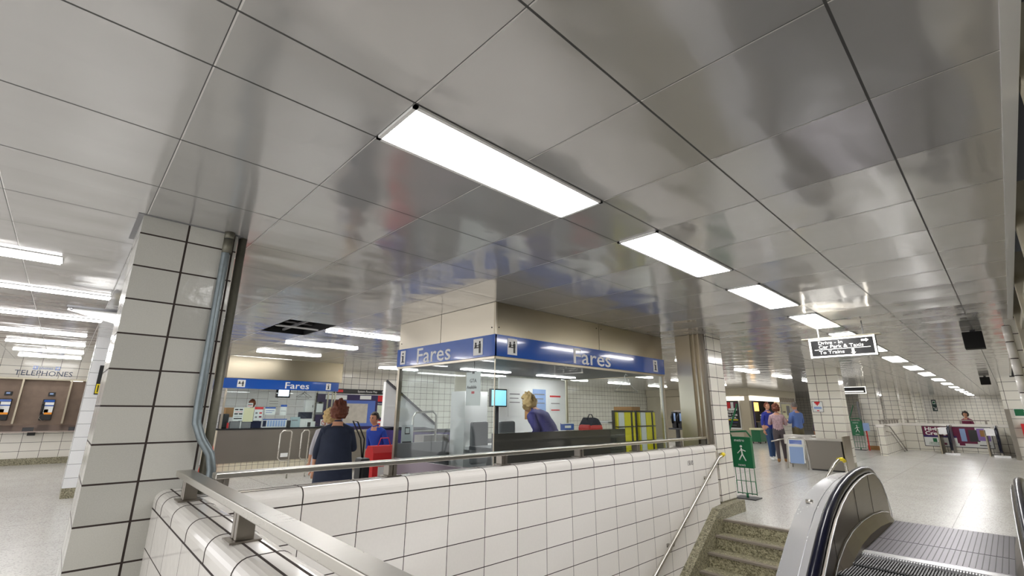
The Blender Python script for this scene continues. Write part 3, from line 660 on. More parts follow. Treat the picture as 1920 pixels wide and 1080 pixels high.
# things in and around the booth
def simple(name, label, cat, dims, m, group=None, bev=.003, extra=None):
    t = thing(name, ((dims[0]+dims[1])/2, (dims[2]+dims[3])/2, dims[4]), label, cat, group)
    part_box('body', t, dims, m, bev)
    if extra:
        for nm, d, mm in extra: part_box(nm, t, d, mm)
    return t
def poster(name, label, cat, axis, c, out, a0, a1, z0, z1, m, items, group=None, th=.006):
    """flat panel on plane axis=c facing out; items (u0,u1,v0,v1,material) as fractions"""
    t = thing(name, ((c, (a0+a1)/2, z0) if axis == 0 else ((a0+a1)/2, c, z0)), label, cat, group)
    def bb(nm, u0, u1, v0, v1, mm, d0, d1):
        A0, A1, Z0, Z1 = a0+(a1-a0)*u0, a0+(a1-a0)*u1, z0+(z1-z0)*v0, z0+(z1-z0)*v1
        q = (c+out*d0, c+out*d1, A0, A1, Z0, Z1) if axis == 0 else (A0, A1, c+out*d0, c+out*d1, Z0, Z1)
        b = MB(); b.box(*q, mm); return b
    bb('sheet', 0, 1, 0, 1, m, 0, th).build('sheet', t)
    by = {}
    for ii, it in enumerate(items):
        dd = .0015+ii*.0006
        nm = it[5] if len(it) > 5 else 'print'
        A0, A1, Z0, Z1 = a0+(a1-a0)*it[0], a0+(a1-a0)*it[1], z0+(z1-z0)*it[2], z0+(z1-z0)*it[3]
        q = (c+out*th, c+out*(th+dd), A0, A1, Z0, Z1) if axis == 0 else (A0, A1, c+out*th, c+out*(th+dd), Z0, Z1)
        by.setdefault(nm, MB()).box(*q, it[4])
    for nm, b in by.items(): b.build(nm, t)
    return t
def on(t, s, axis, c, out, a, z, size, m, st=1, bold=0, d=.009):
    return text('lettering', s, t, (c+out*d, a, z) if axis == 0 else (a, c+out*d, z), (0, 1, 0) if axis == 0 else (1, 0, 0), (0, 0, 1), size, m, stretch=st, bold=bold)
p = poster('hanging_notice', 'white notice reading GTA Available hanging inside the booth glass', 'sign', 1, BY0+.03, -1, -4.36, -4.10, 1.50, 1.88, M_PAPER, [(.4, .6, .35, .42, M_RED)])
on(p, 'GTA', 1, BY0+.03, -1, -4.29, 1.76, .06, M_BLACK); on(p, 'Available', 1, BY0+.03, -1, -4.34, 1.69, .052, M_BLACK, .95)
b = MB(); b.tube([(-4.23, BY0+.035, 1.87), (-4.23, BY0+.035, 2.02)], .004, M_BLACK, 6); b.box(-4.25, -4.21, BY0+.02, BY0+.05, 1.86, 1.89, M_BLACK); b.build('clip', p)
# brochure racks
for i, (y0, lb) in enumerate(((5.93, 'yellow and white brochure rack inside the booth, nearer the clerk'), (6.53, 'second yellow brochure rack inside the booth by the corner post'))):
    t = thing('brochure_rack', (BX-.2, y0+.22, .8), lb, 'rack', 'yellow brochure racks in the booth')
    y1 = y0+.48
    part_box('frame', t, (BX-.24, BX-.20, y0-.02, y1+.02, .03, 1.46), M_DGREY)
    for k, (u0, u1, m) in enumerate(((0, .07, M_YELR), (.10, .40, M_PAPER), (.42, .76, M_YELR), (.79, .86, M_DGREY), (.88, 1, M_YELR))):
        b = MB()
        for r in range(4):
            z0 = .585+r*.215; b.box(BX-.20, BX-.165, y0+(y1-y0)*u0, y0+(y1-y0)*u1, z0+.004, z0+.207, m)
        b.build('brochures', t)
    b = MB()
    for r in range(5): b.box(BX-.21, BX-.155, y0, y1, .575+r*.215, .582+r*.215, M_DGREY)
    b.build('shelf', t)
    part_box('lower_panel', t, (BX-.20, BX-.17, y0, y1, .1, .57), M_DGREY)
# spectator objects
t = thing('coat_hanger', (BX-.05, 5.95, 1.9), 'white wire coat hanger hung at the top of the booth glass', 'hanger')
b = MB(); yc, zt = 6.03, 1.90
b.tube([(BX-.05, yc, zt), (BX-.05, yc-.3, zt-.17), (BX-.05, yc+.32, zt-.17), (BX-.05, yc, zt)], .006, M_WHITE, 6); b.tube([(BX-.05, yc, zt), (BX-.05, yc-.02, zt+.05), (BX-.05, yc+.01, zt+.09), (BX-.05, yc+.05, zt+.07)], .005, M_WHITE, 6); b.build('wire', t)
simple('name_plate', 'blue name plate standing on the booth counter in front of the clerk', 'sign', (BX-.075, BX-.06, 4.55, 4.80, 1.215, 1.30), M_BLUE, extra=[('print', (BX-.06, BX-.058, 4.62, 4.74, 1.24, 1.27), M_WHITE), ('edge', (BX-.06, BX-.058, 4.55, 4.80, 1.29, 1.30), M_WHITE)])
t = thing('bag', (-4.15, 5.55, 1.04), 'red and dark blue bag on the booth counter right of the clerk', 'bag')
b = MB(); b.box(-4.3, -4.05, 5.38, 5.68, 1.04, 1.27, M_RED, .05); b.build('body', t); b = MB(); b.prism([(5.4, 1.25), (5.66, 1.25), (5.58, 1.34), (5.5, 1.36)], 0, -4.28, -4.07, M_NAVY); b.build('flap', t)
b = MB(); b.tube([(-4.17, 5.45, 1.33), (-4.17, 5.5, 1.40), (-4.17, 5.56, 1.40), (-4.17, 5.6, 1.33)], .008, M_NAVY, 6); b.build('handle', t)
t = thing('monitor', (-5.3, 4.35, .94), 'blue-screened monitor on the inner counter of the booth', 'monitor')
part_box('screen', t, (-5.62, -5.58, 4.85, 5.2, 1.5, 1.78), M_BLACK); part_box('display', t, (-5.58, -5.577, 4.87, 5.18, 1.52, 1.76), mat('screen_teal', srgb(120, 180, 200), .3, emit=.6)); part_box('stand', t, (-5.64, -5.62, 5.0, 5.06, .94, 1.6), M_DGREY)
for i, (y, lb) in enumerate(((4.22, 'left grey office chair back seen over the booth counter'), (4.74, 'right grey office chair back seen over the booth counter'))):
    t = thing('office_chair', (-4.9, y, 0), lb, 'chair')
    b = MB(); b.box(-5.1, -5.04, y-.16, y+.14, .75, 1.30, M_GREY, .03); b.build('backrest', t); b = MB(); b.box(-5.04, -4.66, y-.18, y+.16, .46, .54, M_GREY, .03); b.build('seat', t)
    b = MB(); b.cyl(-4.85, y, .08, .46, .03, M_BLACK); b.build('column', t)
    for k in range(5): a = k*2*PI/5; b = MB(); b.tube([(-4.85, y, .08), (-4.85+.24*math.cos(a), y+.1*math.sin(a), .05)], .018, M_BLACK, 8); b.build('leg', t)
for i, (y0, z0, w_, h_, m, lb) in enumerate(((5.45, 1.35, .30, .45, M_WHITE, 'large white sheet taped to the inner booth wall'), (5.85, 1.30, .12, .42, M_CARD, 'narrow brown folder on the inner booth wall'), (6.05, 1.32, .34, .5, M_LBLUE, 'pale blue sheet taped to the inner booth wall'), (6.5, 1.42, .3, .3, M_PAPER, 'red-edged white notice on the inner booth wall by the corner'))):
    poster('wall_notice', lb, 'notice', 0, BXL+.10, 1, y0, y0+w_, z0, z0+h_, m, [(.1, .9, .8, .84, M_GREY), (.1, .8, .65, .68, M_GREY), (.1, .9, .5, .53, M_GREY)] if i != 3 else [(0, 1, .9, 1, M_RED), (.1, .9, .5, .55, M_GREY), (.1, .9, .1, .16, M_RED)])
simple('cardboard_box', 'open cardboard box on the shelf behind the second brochure rack', 'box', (-4.6, -4.25, 6.75, 7.0, 1.30, 1.52), M_CARD)
part_box('side_shelf', bpy.data.objects['fare_booth'], (-4.65, -4.2, 6.0, 7.02, 1.27, 1.295), M_WHITE)
simple('white_cabinet', 'tall white cabinet inside the booth by its left pane', 'cabinet', (-5.84, -5.5, 4.28, 4.72, .02, 1.72), M_WHITE, extra=[('handle', (-5.5, -5.49, 4.66, 4.68, 1.0, 1.2), M_DGREY)])
o = bpy.data.objects
# interior column seen through the glass
t = thing('round_column', (-7.3, 5.25, 0), 'smooth pale round column seen through the left glass of the booth', 'column'); b = MB(); b.cyl(-8.9, 6.8, 0, CEIL, .16, M_BEIGE, 24); b.build('shaft', t)

# ---- escalator image of the booth's left pane, built as a solid behind it
t = thing('escalator', (-7.5, 5.2, 0), 'far escalator with lilac side panels, the left booth glass image built solid', 'escalator')
M_LIL = mat('lilac_panel', srgb(120, 104, 170), .2, .5); 
def path_far(y): return 0
HF = [(5.85, .42), (6.0, .58), (6.04, .78), (5.97, .93), (5.82, 1.02), (5.6, 1.06), (5.1, 1.07), (4.6, 1.09)]
for x in (-7.45, -8.55):
    b = MB(); prof = [(y, z-.03) for y, z in HF]+[(4.6, .3), (5.8, .3)]; b.prism(prof, 0, x-.02, x+.02, M_LIL); bal = b.build('balustrade', t)
    b = MB(); b.tube([(x, y, z) for y, z in HF], .035, M_BLACKR, 12); b.build('handrail', t)
    part_box('skirt', t, (x-.03, x+.03, 4.6, 5.9, 0, .42), M_STEELD)
b = MB(); b.prism([(5.9, 0), (5.9, .06), (5.0, .06), (4.6, .3), (4.6, 0)], 0, -8.5, -7.5, M_TREAD); b.build('step_band', t)
t2 = thing('sloping_parapet', (-8.8, 5, 0), 'white sloping parapet with dark edge behind the far escalator', 'parapet')
b = MB(); b.prism([(4.75, 0), (4.75, 2.0), (6.0, 1.12), (6.0, 0)], 0, -8.85, -8.75, M_WHITE); b.build('wall', t2); b = MB(); b.tube([(-8.73, 4.75, 2.02), (-8.73, 6.0, 1.14)], .025, M_DGREY, 8); b.build('handrail', t2)  # white wedge from the same pane image, also built solid
part_box('end_cabinet', t, (-7.35, -7.05, 4.62, 5.15, 0, 1.02), mat('grey_cabinet', srgb(136, 128, 124), .4))
# tubular guard in front of it
t = thing('tubular_guard', (-7.2, 4.6, 0), 'arched tubular metal guard behind the booth beside the far escalator', 'railing')
b = MB(); b.tube([(-7.0, 4.35, 0), (-7.0, 4.35, 1.32), (-7.0, 4.40, 1.40), (-7.0, 4.75, 1.42), (-7.0, 4.82, 1.36), (-7.0, 4.82, 0)], .018, M_STEEL, 10); b.build('frame', t); b = MB(); b.tube([(-7.0, 4.35, 1.1), (-7.0, 4.82, 1.1)], .012, M_STEEL, 8); b.build('cross_bar', t)
# notice board at the escalator
p = poster('notice_board', 'grey standing notice board with escalator symbol left of the far escalator', 'sign', 0, -6.42, 1, 3.80, 4.0, .70, 1.22, mat('board_grey', srgb(212, 218, 220), .5), [(.28, .72, .74, .94, M_BLACK), (.33, .67, .77, .91, M_PAPER), (.1, .9, .5, .54, M_BLACK), (.15, .85, .43, .47, M_BLACK), (.1, .9, .36, .40, M_BLACK), (.12, .88, .18, .23, M_BLACK)])
b = MB(); b.box(-6.45, -6.43, 3.82, 3.84, 0, .8, M_DGREY); b.build('stand', p); b = MB(); b.box(-6.45, -6.43, 3.96, 3.98, 0, .8, M_DGREY); b.build('stand', p)

# ================================================================ second fare booth (far left)
SX = -12.45; s0, s1 = 2.66, 5.32
t = thing('fare_booth', (-13.2, 4.0, 0), 'farther fare booth with steel counter and blue Fares sign behind the barrier rails', 'booth')
part_box('fascia_panel', t, (SX-.04, SX, s0, s1+.1, 2.14, CEIL-.004), M_STEELW); part_box('fascia_panel', t, (-14.9, SX-.04, s0, s0+.04, 2.14, CEIL-.004), M_STEELW)
sg = blue_sign(t, 1, SX, s0-.06, s1+.02, 1.90, 2.13, 1, [(3.95, 'Fares', .22, 1.3)], [(2.98, 'fare', .17, .17), (5.06, 'i', .13, .17)])
blue_sign(t, 0, s0-.04, -14.0, SX, 1.90, 2.13, -1, [], [(-12.7, 'i', .15, .17)])
part_box('soffit', t, (-14.9, SX-.04, s0, s1+.05, 2.13, 2.15), M_BEIGE)
part_box('counter_front', t, (SX-.04, SX, s0, 5.4, .24, .96), M_STEELD); part_box('counter_side', t, (-13.9, SX-.04, s0, s0+.04, .24, .96), mat('cream_panel', srgb(216, 208, 186), .5))
part_box('counter_top', t, (SX-.45, SX+.03, s0-.03, 5.3, .96, .99), M_BLACK)
tb = MB(); tb.box(SX-.30, SX-.02, s0+.02, 5.4, 0, .24, T_BASE); tb.build('tiled_plinth', t)
part_box('corner_post', t, (SX-.05, SX-.01, s0+.02, s0+.06, .99, 1.9), M_STEELV)
part_box('glass_pane', t, (SX-.03, SX-.02, s0+.06, s1, .99, 1.9), M_GLASS)
part_box('back_wall', t, (-14.945, -14.90, s0, 5.7, 0, CEIL-.01), T_WHITE)
for y in (5.1, 5.22, 5.29): part_box('door_post', t, (SX-.08, SX-.05, y, y+.03, .99, 2.1), M_STEELV)
part_box('ceiling_strip', t, (-13.9, -13.7, 3.0, 5.1, 2.10, 2.13), M_LIT)
X2 = SX-.06
def pb(name, lb, cat, y0, y1, z0, z1, m, items=(), x=X2, group=None): return poster(name, lb, cat, 0, x, 1, y0, y1, z0, z1, m, list(items), group)
L3 = [(.1, .45, .8, .9, M_BLACK), (.55, .9, .8, .9, M_BLACK), (.1, .9, .66, .69, M_RED), (.1, .45, .48, .58, M_BLACK), (.55, .9, .48, .58, M_BLACK), (.1, .9, .34, .37, M_GREY), (.1, .9, .14, .22, M_BLACK)]
pb('fare_notice', 'white notice with rows of black print at the left of the far booth glass', 'notice', 2.93, 3.14, 1.16, 1.46, M_PAPER, L3)
pb('fare_notice', 'plain cream notice in the far booth window', 'notice', 3.14, 3.36, 1.14, 1.46, M_CREAMP)
pb('fare_notice', 'white notice with red heading in the far booth window', 'notice', 3.37, 3.56, 1.16, 1.48, M_PAPER, [(0, 1, .82, 1, M_RED), (.15, .4, .5, .62, M_GREY), (.6, .9, .5, .62, M_RED), (.15, .4, .2, .32, M_GREY), (.6, .9, .22, .34, M_MAROON)])
pb('fare_notice', 'small white card with two black lines above the far booth notices', 'notice', 3.20, 3.32, 1.47, 1.57, M_PAPER, [(.1, .9, .6, .75, M_BLACK), (.1, .9, .25, .4, M_RED)])
pb('fare_notice', 'white notice with blue heading in the middle of the far booth window', 'notice', 3.60, 3.84, 1.30, 1.48, M_PAPER, [(0, 1, .8, 1, M_BLUE), (.1, .9, .5, .56, M_BLUE), (.1, .7, .25, .3, M_BLUE)])
pb('fare_notice', 'small notice with blue top right of centre in the far booth window', 'notice', 3.95, 4.10, 1.28, 1.54, M_PAPER, [(0, 1, .8, 1, M_BLUE), (.1, .9, .4, .44, M_GREY)])
pb('fare_table', 'wide blue and white fare table leaning on the far booth counter', 'notice', 3.58, 4.14, 1.0, 1.20, M_PAPER, [(0, 1, .88, 1, M_BLUE), (.02, .16, .1, .8, M_NAVY)]+[(.2+.11*k, .28+.11*k, .1, .8, M_LBLUE) for k in range(7)])
pb('wall_notice', 'white sheet on the tiled back wall of the far booth', 'notice', 4.35, 4.65, 1.35, 1.72, M_PAPER, [(.1, .9, .8, .83, M_GREY), (.1, .9, .6, .63, M_GREY), (.1, .9, .4, .43, M_GREY)], x=-14.9)
pb('prohibition_sign', 'white card with red no-entry circle on the far booth counter', 'sign', 4.98, 5.16, 1.02, 1.18, M_PAPER)
t = bpy.data.objects['prohibition_sign']; b = MB(); pts = [(X2+.012, 5.07+.06*math.cos(a*PI/12), 1.10+.06*math.sin(a*PI/12)) for a in range(25)]; b.tube(pts, .006, M_RED, 6, caps=False); b.tube([(X2+.012, 5.03, 1.14), (X2+.012, 5.11, 1.06)], .006, M_RED, 6); b.build('symbol', t)
simple('literature_holder', 'grey two-slot leaflet holder on the far booth counter', 'holder', (SX-.16, SX-.08, 2.90, 3.34, .99, 1.15), M_GREY, extra=[('divider', (SX-.08, SX-.075, 3.11, 3.13, .99, 1.15), M_WHITE)])
simple('till_terminal', 'dark box terminal on the counter under the red-headed notice', 'terminal', (SX-.3, SX-.1, 3.36, 3.57, .99, 1.15), M_NAVY)
t = simple('desk_printer', 'white printer with dark paper tray on the far booth counter', 'printer', (SX-.36, SX-.12, 4.50, 4.80, .99, 1.18), M_WHITE); part_box('paper_tray', t, (SX-.36, SX-.14, 4.5, 4.78, 1.2, 1.36), M_NAVY)
simple('white_box', 'white box with black photo print at the right of the far booth counter', 'box', (SX-.16, SX-.08, 4.62, 4.86, .992, 1.13), M_PAPER, extra=[('print', (SX-.08, SX-.078, 4.66, 4.74, 1.0, 1.11), M_DGREY)])
simple('card_display', 'pale teal card display standing on the far booth counter', 'display', (SX-.2, SX-.17, 4.26, 4.50, .992, 1.24), mat('pale_teal', srgb(190, 212, 216), .5), extra=[('print', (SX-.17, SX-.168, 4.30, 4.44, 1.15, 1.17), M_GREY)])
simple('telephone_handset', 'small black desk telephone on the far booth counter', 'telephone', (SX-.12, SX-.06, 4.14, 4.24, .992, 1.16), M_BLACK)
t = simple('black_bag', 'black bag with red edge at the left end of the far booth counter', 'bag', (SX-.30, SX-.10, 2.70, 2.87, .99, 1.32), M_BLACK, bev=.03); part_box('red_edge', t, (SX-.10, SX-.09, 2.84, 2.88, 1.0, 1.12), M_RED)
simple('cardboard_box', 'brown cardboard box behind the notices at the left of the far booth', 'box', (SX-.60, SX-.40, 2.84, 3.12, 1.24, 1.46), M_CARD)
t = thing('monitor', (-14.5, 4.1, 1.7), 'small ceiling-hung monitor with bright screen in the far booth', 'monitor'); part_box('screen', t, (-13.2, -13.1, 4.0, 4.34, 1.72, 1.95), M_BLACK, .01); part_box('display', t, (-13.1, -13.097, 4.04, 4.30, 1.76, 1.92), mat('screen_white', srgb(220, 235, 250), .3, emit=1.2)); part_box('mount', t, (-13.17, -13.13, 4.15, 4.19, 1.95, 2.13), M_DGREY)
t = thing('coat_hanger', (-12.6, 4.5, 1.8), 'dark wire coat hangers hung in the far booth window', 'hanger')
b = MB(); b.tube([(-12.6, 4.52, 1.86), (-12.6, 4.32, 1.74), (-12.6, 4.72, 1.74), (-12.6, 4.52, 1.86), (-12.6, 4.53, 1.90)], .006, M_BLACK, 6); b.tube([(-12.62, 4.5, 1.83), (-12.62, 4.34, 1.68), (-12.62, 4.66, 1.70), (-12.62, 4.5, 1.83)], .005, M_BLACK, 6); b.build('wire', t)
t = thing('clipboard', (-12.6, 4.95, 1.4), 'clipboard with white sheet hanging in the far booth window', 'clipboard'); part_box('board', t, (-12.62, -12.61, 4.86, 5.06, 1.30, 1.62), M_GREY); part_box('sheet', t, (-12.61, -12.605, 4.88, 5.04, 1.36, 1.58), M_PAPER); part_box('clip', t, (-12.605, -12.59, 4.92, 5.0, 1.58, 1.63), M_BLACK)
t = thing('wall_cabinet', (-12.8, 4.75, 1.3), 'white wall cabinet in the right part of the far booth', 'cabinet'); part_box('body', t, (-12.85, -12.7, 4.62, 4.84, 1.38, 1.66), M_WHITE, .005); part_box('handle', t, (-12.7, -12.695, 4.8, 4.815, 1.48, 1.54), M_DGREY); part_box('bracket', t, (-14.9, -12.85, 4.7, 4.76, 1.5, 1.54), M_WHITE)
t = thing('fire_extinguisher', (-12.7, 5.25, 1.2), 'red fire extinguisher with white label beside the far booth door', 'extinguisher')
b = MB(); b.cyl(-12.56, 5.21, 1.20, 1.42, .045, M_RED, 16); b.ball((-12.56, 5.21, 1.42), .045, M_RED); b.build('cylinder', t); b = MB(); b.cyl(-12.56, 5.21, 1.27, 1.35, .047, M_WHITE, 16); b.build('label_band', t); b = MB(); b.box(-12.58, -12.54, 5.18, 5.24, 1.46, 1.50, M_BLACK); b.build('valve', t)
part_box('bracket', t, (-12.6, -12.57, 5.19, 5.23, 1.0, 1.2), M_BLACK)
# traffic cone
t = thing('traffic_cone', (-12.9, 2.4, 0), 'orange traffic cone against the left end of the far booth counter', 'cone')
b = MB(); b.cyl(-12.25, 2.52, .03, .80, .17, M_ORANGE, 20, .03); b.build('cone', t); b = MB(); b.cyl(-12.25, 2.52, .50, .66, .082, M_CARD, 20, .052); b.build('band', t); part_box('base', t, (-12.45, -12.05, 2.32, 2.72, 0, .03), M_ORANGE); b = MB(); b.cyl(-12.25, 2.52, .80, .86, .022, M_BLACK, 10); b.build('tip', t)
# barrier hoops in front of the counter
for i, (y0, y1, lb) in enumerate(((3.55, 3.78, 'leftmost tubular barrier hoop in front of the far booth counter'), (4.0, 4.16, 'second tubular barrier hoop in front of the far booth counter'), (4.42, 4.66, 'third tubular barrier hoop, nearest the standing woman'))):
    t = thing('barrier_hoop', (-11.0, (y0+y1)/2, 0), lb, 'barrier', 'tubular barrier hoops')
    b = MB(); b.tube([(-11, y1, 0), (-11, y1, .94), (-11, y1-.03, .98), (-11, y0+.05, .98), (-11, y0, .92), (-11, y0, .42), (-11, y0+.05, .36), (-11, y1, .36)], .014, M_STEEL, 10); b.build('frame', t)
    if i == 0: part_box('tag_plate', t, (-10.98, -10.975, y0+.04, y1-.04, .44, .52), M_PAPER)
# steel gates right of woman
t = thing('turnstile_cabinet', (-11.0, 5.8, 0), 'stainless gate cabinets between the woman and the route map', 'turnstile', )
part_box('cabinet', t, (-11.3, -10.95, 5.2, 6.45, .05, .92), M_STEELD, .01); part_box('top', t, (-11.34, -10.9, 5.16, 6.5, .92, .95), M_STEELV); part_box('sticker', t, (-10.95, -10.945, 5.72, 5.80, .55, .82), M_PAPER)
b = MB()
for y in (6.6, 6.72, 6.84, 6.98): b.cyl(-11.1, y, 0, .93, .018, M_STEELW, 10)
b.box(-11.13, -11.07, 6.5, 7.05, .92, .95, M_STEEL); b.build('grille', t)

# ================================================================ route map
MX = -14.94
t = thing('route_map', (MX, 7.3, .8), 'large dark purple route map panel with black System Route Map header', 'map')
m0, m1 = 5.75, 8.42
part_box('panel', t, (MX, MX+.08, m0, m1, .80, 1.93), mat('map_purple', srgb(44, 30, 82), .3), .004)
h = part_box('header', t, (MX, MX+.14, m0+.5, m1+.06, 1.94, 2.08), M_BLACK)
text('lettering', 'System Route Map', h, (MX+.142, 7.02, 1.98), (0, 1, 0), (0, 0, 1), .098, M_WHITE, stretch=.95)
text('lettering', 'ISLINGTON', h, (MX+.142, 7.90, 1.98), (0, 1, 0), (0, 0, 1), .10, M_WHITE, bold=.002, stretch=.95)
b = MB(); b.box(MX+.14, MX+.143, 6.33, 6.52, 1.97, 2.05, M_RED); b.build('emblem', h)
o = part_box('lit_edge', t, (MX+.08, MX+.085, m0, m1, 1.905, 1.93), M_WHITE)
MC = [0]
def mp(nm, y0, y1, z0, z1, m):
    MC[0] += 1; return part_box(nm, t, (MX+.08, MX+.081+MC[0]*.0008, y0, y1, z0, z1), m)
mp('map_sheet', 6.5, 7.72, .90, 1.72, mat('map_blue', srgb(84, 112, 190), .4)); mp('map_sheet', 6.62, 7.45, 1.0, 1.62, mat('map_field', srgb(196, 190, 178), .5, noise=.25, nscale=8)); mp('map_sheet', 6.0, 6.7, 1.74, 1.88, M_PAPER)
mp('map_sheet', 7.15, 7.55, 1.76, 1.88, M_PAPER); mp('map_sheet', 7.80, 8.0, 1.70, 1.90, M_RED); mp('map_sheet', 8.0, 8.27, 1.70, 1.90, M_CREAMP)
mp('map_sheet', 7.80, 8.27, 1.17, 1.58, mat('street_map', srgb(206, 214, 194), .5, noise=.3, nscale=18)); mp('map_sheet', 7.80, 8.27, .86, 1.08, M_PAPER); mp('map_sheet', 7.80, 8.27, 1.05, 1.09, M_RED)
b = MB()
for k in range(3): b.box(MX+.086, MX+.094, 7.86+k*.14, 7.95+k*.14, .92, .99, (M_RED, M_DGREY, M_DGREY)[k])
b.build('print', t)
text('lettering', 'Station & Vicinity', t, (MX+.092, 7.80, 1.61), (0, 1, 0), (0, 0, 1), .065, M_WHITE, stretch=.9)
# lower ledge under the map

# ================================================================ telephones (far left)
TX = -17.7
t = thing('telephone_alcove', (TX, -.3, .8), 'brown panelled public telephone alcove with steel dividers and shelf', 'alcove')
b = MB(); b.box(TX-.0, TX+.03, -3, 1.0, .92, 2.13, M_BROWN); b.build('back_panel', t)
part_box('top_frame', t, (TX, TX+.34, -3, 1.0, 2.13, 2.17), M_BEIGE); part_box('light_slot', t, (TX+.1, TX+.22, .05, .3, 2.12, 2.13), M_LIT)
for y in (-1.70, -.83, .08): part_box('divider', t, (TX+.03, TX+.34, y-.018, y+.018, 1.02, 2.13), M_STEELW); 
b = MB(); b.prism([(TX+.03, .98), (TX+.40, .84), (TX+.40, .81), (TX+.03, .95)], 1, -3, 1.0, mat('shelf_steel', srgb(160, 146, 138), .3, .6)); b.build('shelf', t)
for y in (-.62, .24): part_box('shelf_pad', t, (TX+.20, TX+.41, y, y+.20, .84, .93), M_DGREY)
for y in (-.45, -1.4, .5): part_box('leaflet_box', t, (TX+.02, TX+.12, y-.07, y+.08, .72, .80), M_BLACK)
for i, (y, lb) in enumerate(((-1.06, 'public telephone nearest the left edge of the photo'), (-.26, 'public telephone in the second bay of the alcove'), (.52, 'public telephone half hidden behind the white-tiled pillar'))):
    t = thing('pay_telephone', (TX+.1, y, 1.1), lb, 'telephone', 'public telephones in the alcove')
    x = TX+.03
    part_box('housing', t, (x, x+.13, y-.125, y+.11, 1.10, 1.64), M_BLACK, .012)
    part_box('instruction_card', t, (x+.13, x+.133, y-.07, y+.10, 1.28, 1.56), M_PAPER); part_box('card_header', t, (x+.13, x+.134, y-.10, y+.10, 1.57, 1.62), M_BLUE); part_box('card_band', t, (x+.133, x+.135, y-.07, y+.1, 1.46, 1.49), M_BLUE)
    part_box('card_footer', t, (x+.13, x+.134, y-.05, y+.10, 1.25, 1.30), mat('orange_print', srgb(240, 150, 30), .5))
    b = MB(); b.tube([(x+.16, y-.10, 1.50), (x+.18, y-.10, 1.46), (x+.18, y-.10, 1.32), (x+.16, y-.10, 1.28)], .024, M_BLACK, 10); hs = b.build('handset', t)
    b = MB(); b.tube([(x+.15, y-.10, 1.28), (x+.17, y-.12, 1.16), (x+.16, y-.04, 1.08), (x+.13, y+.02, 1.12)], .006, M_STEELD, 6); b.build('cord', t)
    part_box('keypad', t, (x+.13, x+.133, y-.06, y+.02, 1.30, 1.38), M_DGREY)
    d = thing('display_unit', (x, y, 1.7), ['small black display over the leftmost telephone', 'small black display over the second telephone', 'small black display over the half-hidden telephone'][i], 'display')
    part_box('case', d, (x, x+.05, y-.06, y+.08, 1.72, 1.82), M_BLACK, .005); part_box('screen', d, (x+.05, x+.053, y-.03, y+.04, 1.76, 1.80), M_LBLUE)
t = text('wall_lettering', 'TELEPHONES', None, (TX+.003, -1.06, 2.245), (0, 1, 0), (0, 0, 1), .19, mat('ink_blue', srgb(70, 82, 104), .5), bold=.0, stretch=1.0)
tag(t, 'dark blue TELEPHONES lettering on the tiles above the alcove', 'lettering')
p = poster('phone_sign', 'small white and blue phones sign above the TELEPHONES lettering', 'sign', 0, TX, 1, -.74, -.22, 2.40, 2.50, M_PAPER, [(0, .18, 0, 1, M_BLUE), (.82, 1, 0, 1, M_BLUE), (.06, .11, .3, .8, M_WHITE), (.88, .95, .3, .8, M_WHITE)])
on(p, 'phones', 0, TX, 1, -.62, 2.42, .09, M_BLUE)
# ================================================================ steel shutter column by the stair pillar
t = thing('steel_column', (-3.4, 7.2, 0), 'stainless shutter casing with vertical guide profiles against the stair pillar', 'column')
part_box('cladding', t, (-3.62, -3.37, 7.16, 7.255, 0, CEIL-.002), M_STEELV, .003)
for i, (x0, x1, y0, m) in enumerate(((-3.37, -3.35, 7.12, M_STEELV), (-3.35, -3.30, 7.2, M_STEELW), (-3.30, -3.28, 7.13, M_STEELV), (-3.28, -3.23, 7.2, M_STEELW), (-3.23, -3.21, 7.14, M_STEELV), (-3.21, -3.165, 7.2, M_STEELD))):
    part_box('guide_profile', t, (x0, x1, y0, 7.256, .98 if y0 < 7.2 or x0 > -3.36 else 0, CEIL-.002), m)
# three payphones beyond it
t = thing('phone_shelf', (-6.1, 12.2, 0), 'steel shelf on two legs carrying three black payphones beyond the booth', 'shelf')
part_box('shelf', t, (-6.45, -5.9, 12.0, 12.4, .98, 1.02), M_DGREY)
for x in (-6.30, -6.05): part_box('leg', t, (x, x+.07, 12.1, 12.2, 0, .98), M_DGREY)
part_box('back_panel', t, (-6.45, -5.9, 12.36, 12.40, 1.02, 1.48), M_STEELD)
for i, x in enumerate((-6.42, -6.25, -6.07)):
    p = thing('pay_telephone', (x+.07, 12.2, 1.02), ['left of the three black payphones beyond the booth', 'middle of the three black payphones beyond the booth', 'right of the three black payphones beyond the booth'][i], 'telephone', 'black payphones beyond the booth')
    part_box('housing', p, (x, x+.13, 12.15, 12.355, 1.022, 1.44), M_BLACK, .012); b = MB(); b.tube([(x+.03, 12.13, 1.38), (x+.02, 12.10, 1.3), (x+.03, 12.13, 1.14)], .022, M_BLACK, 8); b.build('handset', p); part_box('card', p, (x+.06, x+.115, 12.147, 12.15, 1.2, 1.40), M_LBLUE)

